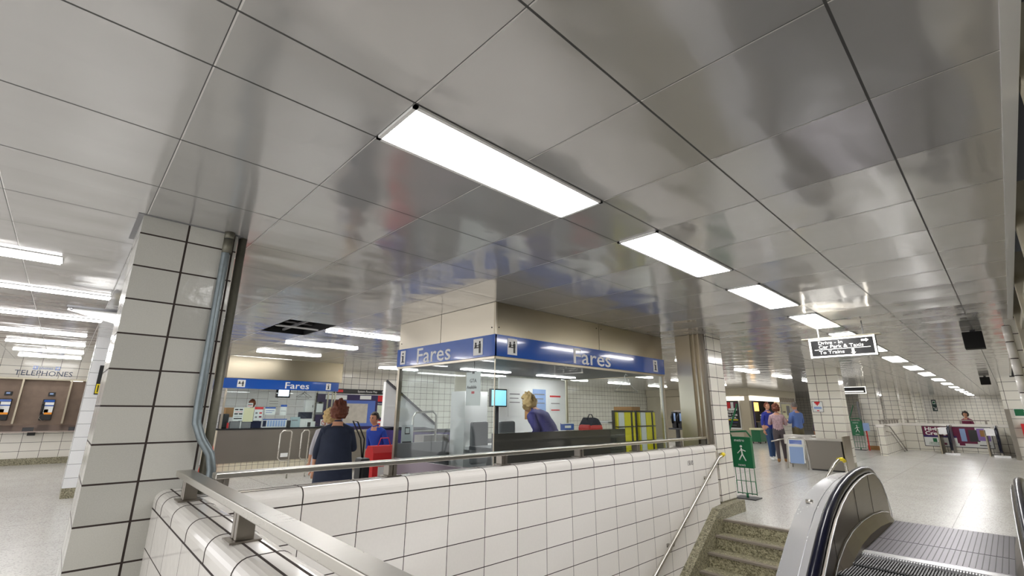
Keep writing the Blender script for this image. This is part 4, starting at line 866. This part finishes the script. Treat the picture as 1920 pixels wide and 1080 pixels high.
# ================================================================ green newspaper rack by the stair pillar
def news_rack(x, y, label, sc=1, rz=0, group='green newspaper racks'):
    t = thing('newspaper_rack', (x, y, 0), label, 'rack', group)
    P = lambda *p: (x+p[0]*sc, y+p[1]*sc, p[2]*sc)
    b = MB(); b.box(x-.17*sc, x+.17*sc, y-.05*sc, y+.05*sc, .50*sc, 1.02*sc, M_GREEN, .008); pn = b.build('sign_panel', t)
    b = MB(); yy = y-.052*sc
    b.ball(P(.0, -.055, .86), .022*sc, M_WHITE, seg=8, rings=5); b.tube([P(.0, -.055, .83), P(.01, -.055, .73)], .012*sc, M_WHITE, 6); b.tube([P(.01, -.055, .73), P(.06, -.055, .62)], .010*sc, M_WHITE, 6); b.tube([P(.01, -.055, .73), P(-.05, -.055, .63)], .010*sc, M_WHITE, 6); b.tube([P(-.07, -.055, .74), P(0, -.055, .81), P(.07, -.055, .78)], .008*sc, M_WHITE, 6)
    o = b.build('figure_symbol', pn)
    b = MB(); b.tube([P(-.17, 0, .50), P(-.17, 0, 1.02), P(-.2, 0, 1.1), P(-.02, 0, 1.55), P(-.02, 0, 1.6)], .016*sc, M_GREEN, 8); b.tube([P(.17, 0, 1.02), P(.1, 0, 1.12), P(-.2, 0, 1.1)], .016*sc, M_GREEN, 8); b.build('frame', t)
    for k in range(5):
        b = MB(); b.tube([P(-.16+k*.08, 0, .5), P(-.16+k*.08, 0, .06)], .006*sc, M_GREEN, 6); b.build('wire', t)
    b = MB(); b.tube([P(-.16, 0, .28), P(-.16, 0, .08), P(.16, 0, .08), P(.16, 0, .28)], .01*sc, M_GREEN, 6); b.tube([P(0, 0, .08), P(0, 0, .0)], .02*sc, M_GREEN, 6); b.tube([P(-.16, 0, .28), P(.16, 0, .28)], .006*sc, M_GREEN, 6); b.build('lower_frame', t); part_box('base', t, (x-.18*sc, x+.18*sc, y-.16*sc, y+.16*sc, 0, .015), M_DGREY)
    text('lettering', 'metro', pn, P(-.11, -.053, .94), (1, 0, 0), (0, 0, 1), .07*sc, M_WHITE); text('lettering', 'news', pn, P(-.08, -.053, .53), (1, 0, 0), (0, 0, 1), .06*sc, M_WHITE)
    return t
news_rack(-3.42, 8.95, 'green newspaper rack just behind the stair pillar', 1)
news_rack(-4.42, 23.7, 'green newspaper rack beside the pillar with wooden plinth', 1.1)
t = thing('newspaper_bundle', (-4.05, 23.7, 0), 'stack of papers hanging at the right of the far green rack', 'newspapers'); part_box('bundle', t, (-4.2, -4.02, 23.55, 23.75, .75, 1.05), M_LBLUE); part_box('post', t, (-4.14, -4.10, 23.6, 23.64, 0, .75), M_RED)
part_box('side_panel', t, (-4.32, -4.29, 23.8, 24.1, .7, 1.9), M_GREY)

# ================================================================ turnstiles and A-frame
t = thing('turnstile_cabinet', (-3.9, 15, 0), 'stainless turnstile cabinet in front of the pillar with the notice', 'turnstile')
part_box('body', t, (-3.86, -3.10, 14.5, 15.15, .03, .74), M_STEELD, .01); part_box('top', t, (-3.9, -3.06, 14.46, 15.2, .74, .77), M_STEEL)
part_box('end_plate', t, (-3.06, -3.03, 14.45, 15.2, 0, .86), M_STEELW); part_box('foot', t, (-3.84, -3.12, 14.52, 15.1, 0, .03), M_DGREY)
t = thing('turnstile_cabinet', (-4.4, 15.8, 0), 'low polished turnstile arm housing behind the folding sign', 'turnstile')
part_box('body', t, (-4.75, -4.0, 15.6, 16.0, .55, .82), M_STEEL, .02); part_box('leg', t, (-4.7, -4.62, 15.7, 15.9, 0, .55), M_STEELD); part_box('leg', t, (-4.1, -4.02, 15.7, 15.9, 0, .55), M_STEELD)
b = MB(); b.tube([(-4.75, 15.7, .7), (-5.1, 15.6, .6)], .02, M_STEEL, 8); b.build('arm', t)
t = thing('folding_sign', (-4.15, 14.6, 0), 'folding sidewalk sign with arched metal frame and blue poster beside the turnstile', 'sign')
for yy, dy in ((14.5, .0), (14.9, 0)):
    b = MB(); b.tube([(-4.40, yy, 0), (-4.37, yy+(.12 if yy < 14.6 else -.12), .70), (-4.33, yy+(.14 if yy < 14.6 else -.14), .78), (-4.0, yy+(.14 if yy < 14.6 else -.14), .78), (-3.96, yy+(.12 if yy < 14.6 else -.12), .70), (-3.92, yy, 0)], .017, M_STEEL, 10); b.build('frame', t)
b = MB(); b.prism([(14.52, .15), (14.62, .74), (14.635, .74), (14.535, .15)], 0, -4.36, -3.97, M_PAPER); o = b.build('poster', t); o['label'] = 'white poster with blue heading'
b = MB(); b.prism([(14.597, .60), (14.612, .72), (14.62, .72), (14.605, .60)], 0, -4.32, -4.02, M_BLUE); b.prism([(14.513, .13), (14.583, .55), (14.59, .55), (14.52, .13)], 0, -4.33, -4.0, M_LBLUE); b.build('print', o)
poster('pillar_notice', 'white notice with red triangle on the tiled pillar behind the turnstile', 'notice', 1, 15.298, -1, -3.81, -3.55, 1.46, 1.75, M_PAPER, [(0, 1, .96, 1, M_DGREY), (0, 1, 0, .03, M_DGREY), (0, .03, 0, 1, M_DGREY), (.97, 1, 0, 1, M_DGREY), (.25, .75, .82, .96, M_RED), (.35, .65, .7, .82, M_RED), (.45, .55, .6, .7, M_RED), (.4, .6, .1, .18, M_RED), (.15, .85, .3, .5, M_LBLUE)])

# ================================================================ kiosk in the back left of the hall
KX, KY = -9.05, 25.3
t = thing('kiosk', (-10, 28, 0), 'station snack kiosk with bright lit header and menu boards', 'kiosk')
part_box('corner_wall', t, (KX-.45, KX-.02, KY, KY+.4, 0, 2.25), M_STEELW); part_box('front_wall', t, (-14.9, KX-.45, KY+.05, KY+.3, 0, 2.25), M_BEIGE)
part_box('bulkhead', t, (-14.9, KX, KY-.02, 33, 2.27, CEIL-.004), M_BEIGE)
part_box('lit_header', t, (KX-.06, KX+.03, KY+.1, 29.8, 2.02, 2.25), M_LIT); part_box('lit_header', t, (-11.6, KX-.25, KY-.04, KY+.02, 2.02, 2.22), M_LIT)
part_box('inner_wall', t, (KX-1.2, KX-1.1, 25.7, 33, 0, 2.27), M_DGREY)
part_box('counter', t, (KX-.4, KX-.05, 26.2, 30.0, 0, .95), M_DGREY)
for y0, y1, m in ((26.3, 27.4, M_LITY), (27.5, 28.4, M_LIT), (28.5, 29.6, M_LITY)): part_box('menu_board', t, (KX-1.1, KX-1.06, y0, y1, 1.5, 1.98), m)
part_box('side_column', t, (KX-.3, KX, 25.7, 25.85, 0, 2.0), M_PURPLE)
for k in range(3): part_box('menu_card', t, (KX-.05, KX-.045, 26.7, 27.1, .98+k*.13, 1.06+k*.13), M_PAPER)
part_box('side_wall', t, (KX-.3, KX-.02, 29.9, 33, 0, 2.27), T_STD)
poster('lit_poster', 'pale lit poster on the kiosk side wall', 'poster', 0, KX, 1, 30.1, 31.6, 1.1, 1.9, M_CREAMP, [(.55, .95, .2, .9, M_GREY), (.1, .4, .4, .5, M_BROWN)])
b = MB(); b.box(KX-.01, KX+.005, 29.93, 32.7, 2.01, 2.265, M_BEIGE)
for k in range(14): b.box(KX+.0, KX+.02, 29.95+k*.2, 30.0+k*.2, 2.02, 2.26, M_BROWN)
b.build('slatted_panel', bpy.data.objects['kiosk'])
p = poster('advertising_poster', 'black poster with white headline take to the point left of the kiosk', 'poster', 1, KY+.04, -1, -10.30, -9.62, .66, 2.0, M_BLACK, [(-.06, 0, -.03, 1.03, M_WHITE), (1, 1.06, -.03, 1.03, M_WHITE), (-.06, 1.06, -.05, 0, M_WHITE), (.15, .38, .68, .95, M_RED), (.42, .62, .70, .95, M_PAPER), (.66, .9, .68, .94, M_MAROON), (.2, .85, .64, .72, M_PAPER), (.15, .85, .27, .31, M_YEL), (.2, .8, .18, .21, M_PURPLE), (.3, .7, .08, .1, M_GREY)])
for k, s_ in enumerate(('take', 'to the', 'point.')): text('lettering', s_, p, (-10.2, KY+.03, 1.40-k*.15), (1, 0, 0), (0, 0, 1), .19, M_WHITE, bold=.004)
t = thing('newspaper_boxes', (-8.6, 24.7, 0), 'row of dark green newspaper boxes with papers on top at the kiosk corner', 'newspaper box')
part_box('box', t, (-8.75, -8.35, 24.2, 25.0, .08, .62), M_GREEN, .01); part_box('papers', t, (-8.8, -8.3, 24.15, 24.95, .62, .70), M_CREAMP)
for x, y in ((-8.72, 24.25), (-8.40, 24.25), (-8.72, 24.95), (-8.40, 24.95)): part_box('leg', t, (x-.02, x+.02, y-.02, y+.02, 0, .08), M_BLACK)

# ================================================================ hanging signs
def hanging_sign(x0, x1, y, z0, z1, label):
    t = thing('hanging_sign', ((x0+x1)/2, y, z0), label, 'sign')
    part_box('case', t, (x0, x1, y, y+.10, z0, z1), M_BLACK, .003)
    b = MB(); f = .022; e = y-.004
    b.box(x0, x1, e, y, z1-f, z1, M_LIT); b.box(x0, x1, e, y, z0, z0+f, M_LIT); b.box(x0, x0+f, e, y, z0, z1, M_LIT); b.box(x1-f, x1, e, y, z0, z1, M_LIT); b.build('lit_border', t)
    part_box('canopy_plate', t, (x0-.08, x1+.06, y-.03, y+.13, z1+.004, z1+.014), M_BEIGE)
    for x in (x0+.12, x1-.12): part_box('hanger', t, (x-.007, x+.007, y+.04, y+.054, z1+.01, CEIL), M_GREY)
    return t
x0, x1, yy, z0, z1 = -1.80, -1.045, 7.55, 2.19, 2.45
t = hanging_sign(x0, x1, yy, z0, z1, 'black lit sign reading Drive-In Car Park & Taxis, To Trains under the ceiling')
e = yy-.006
text('lettering', 'Drive - In', t, (x0+.11, e, z1-.080), (1, 0, 0), (0, 0, 1), .062, M_LIT, bold=.0, stretch=1.2); text('lettering', 'Car Park & Taxis', t, (x0+.11, e, z1-.136), (1, 0, 0), (0, 0, 1), .062, M_LIT, bold=.0, stretch=1.2)
text('lettering', 'To Trains', t, (x0+.11, e, z0+.048), (1, 0, 0), (0, 0, 1), .062, M_LIT, bold=.0, stretch=1.2)
b = MB(); b.box(x0+.06, x1-.06, e-.001, e+.002, z0+.105, z0+.112, M_LIT); b.build('divider_line', t)
def arrow(t, pts, y):
    b = MB(); n = len(b.v); b.v += [(p[0], y, p[1]) for p in pts]+[(p[0], y+.002, p[1]) for p in pts]; k = len(pts)
    b.face(list(range(n, n+k)), M_LIT); b.face(list(range(n+k, n+2*k))[::-1], M_LIT)
    b.build('arrow', t)
ax, az = x1-.15, z1-.06
arrow(t, [(ax, az-.012), (ax+.05, az-.012), (ax+.05, az-.024), (ax+.082, az), (ax+.05, az+.024), (ax+.05, az+.012), (ax, az+.012)], e)
ax, az = x0+.50, z0+.095
arrow(t, [(ax-.014, az), (ax-.014, az-.045), (ax-.028, az-.045), (ax, az-.072), (ax+.028, az-.045), (ax+.014, az-.045), (ax+.014, az)], e)
t = hanging_sign(-4.72, -3.62, 22.0, 2.16, 2.42, 'second lit black sign far behind the drive-in sign')
part_box('display', t, (-4.45, -3.7, 21.992, 21.996, 2.22, 2.26), M_LIT); part_box('display', t, (-4.69, -4.3, 21.992, 21.996, 2.28, 2.41), M_LIT)

# ================================================================ far stairwell with advert
FY = 25.5
b = MB(); b.box(-3.2, -.12, FY, FY+.2, 0, .96, T_BIG); b.box(-3.22, -.12, FY-.01, FY+.21, .96, 1.06, M_COPE); struct('wall_far_parapet', b, (-3.2, 0, .06))
b = MB(); b.box(-3.40, -3.2, 21.2, FY+.2, 0, .96, T_BIG); b.box(-3.41, -3.19, 21.2, FY+.21, .96, 1.06, M_COPE); struct('wall_far_parapet', b, (0, .2, .06))
t = thing('guard_rail', (-1.6, FY+.1, 1.06), 'distant guard rail on the parapet above the purple advertisement', 'railing')
part_box('top_rail', t, (-3.1, -.6, FY+.06, FY+.14, 1.18, 1.21), M_STEELD)
for x in (-3.0, -2.2, -1.4, -.7): part_box('post', t, (x-.03, x+.03, FY+.07, FY+.13, 1.06, 1.18), M_STEELD)
t = thing('guard_rail', (-3.3, 23.3, 1.06), 'short distant guard rail with close posts beside the far pillars', 'railing')
part_box('top_rail', t, (-3.34, -3.26, 21.4, FY, 1.18, 1.21), M_STEELD)
for k in range(7): part_box('post', t, (-3.33, -3.27, 21.5+k*.62, 21.56+k*.62, 1.06, 1.18), M_STEELD)
t = thing('stair_handrail', (-3.1, 23, 0), 'far sloping double handrail at the stair beside the advertisement', 'handrail')
b = MB(); b.tube([(-3.16, 21.4, 1.02), (-3.12, 21.9, 1.0), (-3.12, 24.9, -.0)], .02, M_STEELD, 8); b.build('rail', t); b = MB(); b.tube([(-3.16, 21.4, .82), (-3.12, 22.0, .78), (-3.12, 24.3, .0)], .015, M_STEELD, 8); b.build('rail', t)
AX0, AX1 = -2.60, -.62
p = poster('advertising_poster', 'wide purple and white High Credit advertisement on the far parapet', 'poster', 1, FY-.002, -1, AX0, AX1, .18, .96, M_PAPER, [(0, 1, .97, 1, M_DGREY), (0, 1, 0, .03, M_DGREY), (0, .01, 0, 1, M_DGREY), (.99, 1, 0, 1, M_DGREY), (.01, .5, .52, .97, M_MAROON), (.01, .5, .45, .54, M_PURPLE), (.5, .78, .2, .97, M_MAROON), (.56, .64, .3, .9, M_LBLUE), (.68, .82, .3, .85, M_DGREY), (.80, .97, .35, .92, mat('lilac_print', srgb(150, 120, 190), .5)), (.84, .93, .55, .85, M_CARD), (.14, .2, .22, .4, M_GREEN), (.8, .95, .12, .16, M_DGREY), (.27, .34, .1, .2, M_MAROON), (.52, .60, .1, .2, M_MAROON)])
text('lettering', 'High', p, (AX0+.08, FY-.012, .78), (1, 0, 0), (0, 0, 1), .19, M_WHITE, bold=.006, stretch=1.2); text('lettering', 'Credit', p, (AX0+.08, FY-.012, .62), (1, 0, 0), (0, 0, 1), .19, M_WHITE, bold=.006, stretch=1.2)
text('lettering', 'GENUINE', p, (AX0+.15, FY-.012, .30), (1, 0, 0), (0, 0, 1), .07, M_GREEN); text('lettering', 'CANADIAN', p, (AX0+.13, FY-.012, .24), (1, 0, 0), (0, 0, 1), .07, M_GREEN)
def far_newel(x, y, label):
    t = thing('escalator_newel', (x, y, 0), label, 'escalator end')
    b = MB(); b.prism([(y, 0), (y, .55), (y+.12, .85), (y+.35, .95), (y+1.4, .95), (y+1.4, 0)], 0, x-.03, x+.03, M_STEELD); b.build('balustrade', t)
    b = MB(); b.tube([(x, y+.1, .02), (x, y-.03, .3), (x, y-.02, .6), (x, y+.1, .88), (x, y+.35, .99), (x, y+1.4, .99)], .045, M_BLACKR, 10); b.build('handrail', t)
    part_box('deck', t, (x-.30, x-.05, y+.1, y+1.4, .70, .93), M_DECK); part_box('side_panel', t, (x-.32, x-.28, y+.1, y+1.4, 0, .90), M_STEELW); part_box('foot_cover', t, (x-.2, x+.2, y-.1, y+.05, 0, .06), M_DECK)
far_newel(-1.70, 23.8, 'far escalator end with bright steel deck in front of the advertisement')
far_newel(-.45, 23.8, 'far escalator end with black handrail next to the right wall')
t = thing('steel_jamb', (-.04, 22.9, 0), 'leaning stainless jamb post at the foot of the right wall', 'post'); part_box('post', t, (-.12, 0.0, 22.8, 22.95, 0, 1.6), M_STEELD)
p = poster('arrow_sign', 'small dark green pictogram sign with arrow on the far tiled wall', 'sign', 1, 45.98, -1, -3.84, -3.58, 1.6, 2.4, mat('sign_dark_green', srgb(24, 56, 52), .4), [(.2, .8, .62, .9, M_PAPER), (.28, .72, .67, .85, M_GREEN)])
b = MB(); b.tube([(-3.78, 45.96, 1.9), (-3.66, 45.96, 1.7)], .02, M_WHITE, 6); b.tube([(-3.76, 45.96, 1.7), (-3.64, 45.96, 1.68), (-3.64, 45.96, 1.86)], .02, M_WHITE, 6); b.build('arrow', p)
poster('green_sign', 'green and white sign on the tiled wall at the right edge', 'sign', 1, 22.99, -1, .10, .50, 1.38, 1.62, M_GREEN, [(-.03, 1, .95, 1, M_WHITE), (-.03, 1, 0, .05, M_WHITE), (-.03, 0, 0, 1, M_WHITE)])
t = thing('fire_cabinet', (.4, 22.9, .7), 'red cabinet on the tiled wall at the right edge under the green sign', 'cabinet'); part_box('case', t, (.17, .7, 22.85, 22.998, .66, 1.14), M_RED, .01); part_box('handle', t, (.30, .36, 22.83, 22.85, .86, .94), M_BLACK)

# ================================================================ people
def person(name_label, loc, rz, height, top, legs, shoe, hair, lean=0, arms='down', long_coat=None, skin=M_SKIN, skirt=None, stride=.12, hair_style='short', sleeve=None, group=None, bulk=1.0):
    """one continuous figure: skinned skeleton (metres at 1.75 m, facing +y), then head, hands"""
    t = thing('person', (loc[0], loc[1], 0), name_label, 'person', group, rz)
    s = height/1.75; L = math.radians(lean)
    def tl(p):   # tilt the upper body about the hips
        x, y, z = p
        if z > .98:
            dy, dz = y, z-.98; return (x, dy*math.cos(L)+dz*math.sin(L), .98+dz*math.cos(L)-dy*math.sin(L))
        return p
    V = []; R = []; K = []; Eg = []
    def add(p, r, kind, par=None):
        V.append(Vector(tl(p))*s); R.append((r[0]*s*bulk, r[1]*s*bulk) if kind != 'skin' else (r[0]*s, r[1]*s)); K.append(kind)
        if par is not None: Eg.append((par, len(V)-1))
        return len(V)-1
    pel = add((0, 0, .95), (.155, .115), 'leg'); wst = add((0, 0, 1.10), (.14, .105), 'top', pel); ch = add((0, .0, 1.28), (.165, .115), 'top', wst)
    up = add((0, -.005, 1.40), (.13, .10), 'top', ch); nk = add((0, .0, 1.50), (.055, .058), 'skin', up); hd = add((0, .015, 1.56), (.05, .055), 'skin', nk)
    HANDS = []
    for sx in (-1, 1):
        sh = add((sx*.17, 0, 1.39), (.062, .062), 'top', up)
        if arms == 'down' or (arms == 'one' and sx < 0):
            el = add((sx*.235, -.02, 1.13), (.047, .047), 'sleeve', sh); wr = add((sx*.25, .05, .90), (.030, .028), 'skin', el); hdir = Vector((0, .06, -.18))
        else:
            el = add((sx*.24, .02, 1.14), (.048, .048), 'sleeve', sh); wr = add((sx*.14, .24, 1.20), (.030, .028), 'skin', el); hdir = Vector((-sx*.08, .15, .03))
        HANDS.append((Vector(tl((V[wr]/s)[:])) if False else V[wr]/s, hdir.normalized(), sx))
        hp = add((sx*.09, 0, .88), (.095, .10), 'leg', pel); st = stride*sx
        kn = add((sx*.095, .02+st*.5, .50), (.062, .066), 'leg', hp); an = add((sx*.095, -.02+st, .11), (.042, .045), 'leg', kn)
        he = add((sx*.098, -.01+st, .05), (.045, .045), 'shoe', an); add((sx*.11, .13+st, .035), (.042, .034), 'shoe', he)
    me = bpy.data.meshes.new('skeleton'); me.from_pydata([tuple(v) for v in V], Eg, [])
    ob = bpy.data.objects.new('tmp', me); C.objects.link(ob)
    m = ob.modifiers.new('skin', 'SKIN'); 
    for i, sv in enumerate(me.skin_vertices[0].data): sv.radius = R[i]; sv.use_root = (i == 0)
    sb = ob.modifiers.new('sub', 'SUBSURF'); sb.levels = 2; sb.render_levels = 2
    bpy.context.view_layer.update()
    bmn = bpy.data.meshes.new_from_object(ob.evaluated_get(bpy.context.evaluated_depsgraph_get())); bpy.data.objects.remove(ob)
    b = MB(); mm = {'top': top, 'leg': legs, 'skin': skin, 'shoe': shoe, 'sleeve': sleeve or top}
    b.v = [tuple(v.co) for v in bmn.vertices]
    segs = [(V[a], V[c_], K[c_]) for a, c_ in Eg]
    for p in bmn.polygons:
        c0 = p.center; best = None
        for a, c_, k in segs:
            d = c_-a; u = max(0, min(1, (c0-a).dot(d)/max(d.length_squared, 1e-6))); dist = (c0-(a+d*u)).length
            if best is None or dist < best[0]: best = (dist, k, u)
        k = best[1]
        if k == 'skin' and best[2] < .35: k = 'sleeve' if c0.z < 1.45*s*math.cos(L) else 'top'
        b.face(list(p.vertices), mm[k], True)
    # head, one mesh with the body
    hc = Vector(tl((0, .02, 1.64)))*s; hr = .088*s
    bm = bmesh.new(); bmesh.ops.create_uvsphere(bm, u_segments=20, v_segments=14, radius=1)
    for v in bm.verts:
        x, y, z = v.co
        jaw = 1-.28*max(0, -z); q = Vector((x*.86*jaw, y*1.02*(1-.10*max(0, -z)), z*1.30))
        if abs(x) < .22 and y > .8 and -.45 < z < .12: q.y += .20*(1-abs(x)/.22)*(1-abs(z+.2)/.4)      # nose
        if y > .6 and .02 < z < .3 and .15 < abs(x) < .55: q.y -= .07                                    # eye sockets
        if y > .6 and -.62 < z < -.45: q.y += .03                                                        # lips
        v.co = hc+Vector(q)*hr
    b.bm(bm, skin, True)
    for sx in (-1, 1):
        b.ball(tuple(hc+Vector((sx*.86*hr, 0, -.05*hr))), .028*s, skin, (.4, .7, 1.1), 8, 6)
        b.ball(tuple(hc+Vector((sx*.33*hr, .86*hr, .16*hr))), .012*s, M_HAIRD, seg=6, rings=4)
    b.ball(tuple(hc+Vector((0, .93*hr, -.55*hr))), .02*s, M_RED if False else skin, (1.2, .4, .4), 8, 5)
    # hands: palm, four fingers, thumb
    for w_, hd_, sx in HANDS:
        w_ = w_*s; side = hd_.cross(Vector((0, 0, 1)) if abs(hd_.z) < .8 else Vector((0, 1, 0))).normalized(); nrm = side.cross(hd_)
        b.tube([w_, w_+hd_*.05*s, w_+hd_*.095*s], .03*s, skin, 8, r_list=[.024*s, .036*s, .030*s])
        for k, ln in enumerate((.07, .08, .075, .058)):
            o_ = w_+hd_*.085*s+side*(k-1.5)*.019*s; b.tube([o_, o_+hd_*ln*.5*s+nrm*.008*s, o_+hd_*ln*.85*s+nrm*.03*s], .009*s, skin, 6, r_list=[.0095*s, .009*s, .007*s])
        o_ = w_+hd_*.03*s+side*sx*.03*s; b.tube([o_, o_+hd_*.03*s+side*sx*.025*s+nrm*.01*s, o_+hd_*.06*s+side*sx*.028*s+nrm*.02*s], .011*s, skin, 6)
    # to world space through the empty
    W = world(t); b.v = [tuple(W @ Vector(v)) for v in b.v]
    b.build('body', t)
    def child(nm, bb): bb.v = [tuple(W @ Vector(v)) for v in bb.v]; return bb.build(nm, t)
    # hair cap
    bb = MB(); bm = bmesh.new(); bmesh.ops.create_uvsphere(bm, u_segments=44, v_segments=30, radius=1); rnd = random.Random(int(loc[1]*100))
    big = {'short': 1.10, 'full': 1.42, 'long': 1.22}[hair_style]
    cut = []
    for v in bm.verts:
        x, y, z = v.co
        if (y > .35 and z < .48) or z < (-.25 if hair_style == 'short' else (-.75 if hair_style == 'full' else -1.0)): cut.append(v)
        k = big*(1+mnoise.noise(v.co*4.5+Vector((loc[0], loc[1], 0)))*(.34 if hair_style == 'full' else .10)+rnd.uniform(-.02, .02)); v.co = hc+Vector((x*.90*k, (y*1.02-.08)*k, (z*1.28+.04)*(k if z > 0 else 1.05)))*hr
    bmesh.ops.delete(bm, geom=cut, context='VERTS'); bb.bm(bm, hair, True); h_ = child('hair', bb)
    sol = h_.modifiers.new('thick', 'SOLIDIFY'); sol.thickness = .012; sol.offset = -1
    def rings(nm, prof, mt):
        bb = MB(); seg = 20; n0 = 0
        for (z, rx, ry) in prof:
            for k in range(seg):
                a = 2*PI*k/seg; f = 1+.03*math.sin(a*5+z*3)
                bb.v.append(tuple(Vector(tl((math.cos(a)*rx*f, math.sin(a)*ry*f, z)))*s))
        for i in range(len(prof)-1):
            for k in range(seg): bb.face([i*seg+k, i*seg+(k+1) % seg, (i+1)*seg+(k+1) % seg, (i+1)*seg+k], mt, True)
        o = child(nm, bb); md = o.modifiers.new('thick', 'SOLIDIFY'); md.thickness = .008; return o
    if long_coat: rings('coat', [(long_coat[1], .27, .22), (.75, .25, .20), (.95, .235, .19), (1.12, .215, .165), (1.30, .215, .16), (1.40, .19, .135), (1.455, .10, .085)], long_coat[0])
    if skirt: rings('skirt', [(skirt[1], .20, .17), (.75, .19, .16), (.95, .17, .135), (1.05, .15, .12)], skirt[0])
    return t
M_COAT = mat('coat_navy', srgb(34, 42, 62), .85, noise=.35, nscale=9)
W1 = person('auburn-haired woman in long dark navy coat seen from behind at the parapet', (-5.55, 2.42), math.radians(62), 1.51, M_COAT, M_NAVY, M_BLACK, M_HAIRR, lean=4, long_coat=(M_COAT, .30), hair_style='full', arms='one', bulk=1.1)
t = thing('shoulder_bag', (-5.6, 2.75, .7), 'black shoulder bag hanging at the right side of the woman in the navy coat', 'bag')
b = MB(); b.box(-5.66, -5.46, 2.72, 2.84, .62, .88, M_BLACK, .03); b.build('body', t); b = MB(); b.tube([(-5.56, 2.78, .87), (-5.52, 2.76, 1.1), (-5.53, 2.66, 1.30), (-5.62, 2.64, 1.31), (-5.62, 2.76, 1.1), (-5.6, 2.79, .87)], .009, M_BLACK, 6); b.build('strap', t)
person('blonde person in a pale grey jacket half hidden behind the woman in navy', (-6.7, 2.80), math.radians(70), 1.42, mat('pale_grey_cloth', srgb(186, 184, 190), .8), M_GREY, M_BLACK, M_HAIRB, hair_style='full', long_coat=(mat('pale_grey_cloth', srgb(186, 184, 190), .8), .75))
person('dark-haired person in a blue shirt bending beside the grey notice board', (-6.75, 3.62), math.radians(200), 1.42, mat('royal_blue', srgb(34, 70, 176), .8), M_GREY, M_BLACK, M_HAIRD, lean=14, sleeve=mat('royal_blue', srgb(34, 70, 176), .8))
t = thing('shopping_bag', (-6.3, 3.45, 0), 'red and white shopping bag standing left of the notice board', 'bag')
b = MB(); b.prism([(-6.42, .48), (-6.42, .86), (-6.36, .95), (-6.22, .95), (-6.18, .86), (-6.16, .48)], 1, 3.24, 3.66, M_RED); b.build('body', t); part_box('white_print', t, (-6.17, -6.155, 3.32, 3.56, .55, .68), M_PAPER); b = MB(); b.tube([(-6.29, 3.36, .94), (-6.29, 3.40, 1.05), (-6.29, 3.52, 1.05), (-6.29, 3.56, .94)], .008, M_RED, 6); b.build('handle', t)
part_box('lower_bag', t, (-6.42, -6.16, 3.26, 3.64, 0, .48), M_RED, .02)
M_PUR = mat('purple_shirt', srgb(72, 68, 128), .8)
person('clerk with curly blonde hair and purple shirt leaning forward inside the fare booth', (-4.85, 5.5), math.radians(98), 1.86, M_PUR, M_NAVY, M_BLACK, M_HAIRB, lean=42, hair_style='full', arms='bent', stride=.02, bulk=1.18)
person('balding clerk in dark shirt behind the notices of the far fare booth', (-13.3, 3.5), math.radians(-80), 1.66, M_NAVY, M_NAVY, M_BLACK, mat('hair_thin', srgb(120, 62, 40), .6), skin=mat('skin_ruddy', srgb(176, 104, 76), .6), stride=.0)
person('man in royal blue jacket and jeans standing left of the turnstile group', (-5.36, 16.4), math.radians(-120), 1.74, mat('jacket_blue', srgb(40, 52, 150), .7), M_DENIM, M_WHITE, mat('hair_thin', srgb(120, 62, 40), .6), stride=.05)
person('woman in floral red and white top at the turnstiles', (-4.98, 16.0), math.radians(20), 1.66, mat('floral', srgb(178, 150, 156), .8, noise=.6, nscale=22), mat('trousers_grey', srgb(84, 76, 80), .8), M_CARD, M_HAIRR, arms='bent', hair_style='full', stride=.08, bulk=1.08)
person('grey-haired man in light blue shirt and khaki trousers facing the kiosk', (-4.60, 16.55), math.radians(60), 1.74, mat('shirt_blue', srgb(96, 124, 190), .8), mat('khaki', srgb(112, 104, 78), .8), M_BLACK, M_HAIRG, arms='bent', stride=.03, bulk=1.12)
person('person in dark grey behind the turnstile next to the pillar', (-4.12, 17.2), math.radians(0), 1.5, mat('mauve_grey', srgb(104, 92, 108), .8), M_DGREY, M_BLACK, M_HAIRD, stride=.0)
person('woman in dark dress with bare legs walking away in the far passage', (-4.55, 20.3), math.radians(10), 1.66, M_NAVY, M_SKIN, M_BLACK, M_HAIRD, skirt=(M_NAVY, .55), sleeve=M_SKIN, hair_style='full')
t = thing('handbag', (-4.85, 20.2, .9), 'yellow bag carried by the woman in the far passage', 'bag'); b = MB(); b.ball((-4.86, 20.1, 1.0), .16, M_YEL, (1, .6, 1.0)); b.build('body', t); b = MB(); b.tube([(-4.93, 20.1, 1.14), (-4.86, 20.1, 1.34), (-4.79, 20.1, 1.14)], .012, M_CARD, 6); b.build('strap', t)
person('person in red top with dark hair behind the far parapet', (-1.25, 26.3), math.radians(150), 1.5, M_MAROON, M_DGREY, M_BLACK, M_HAIRD, hair_style='full')
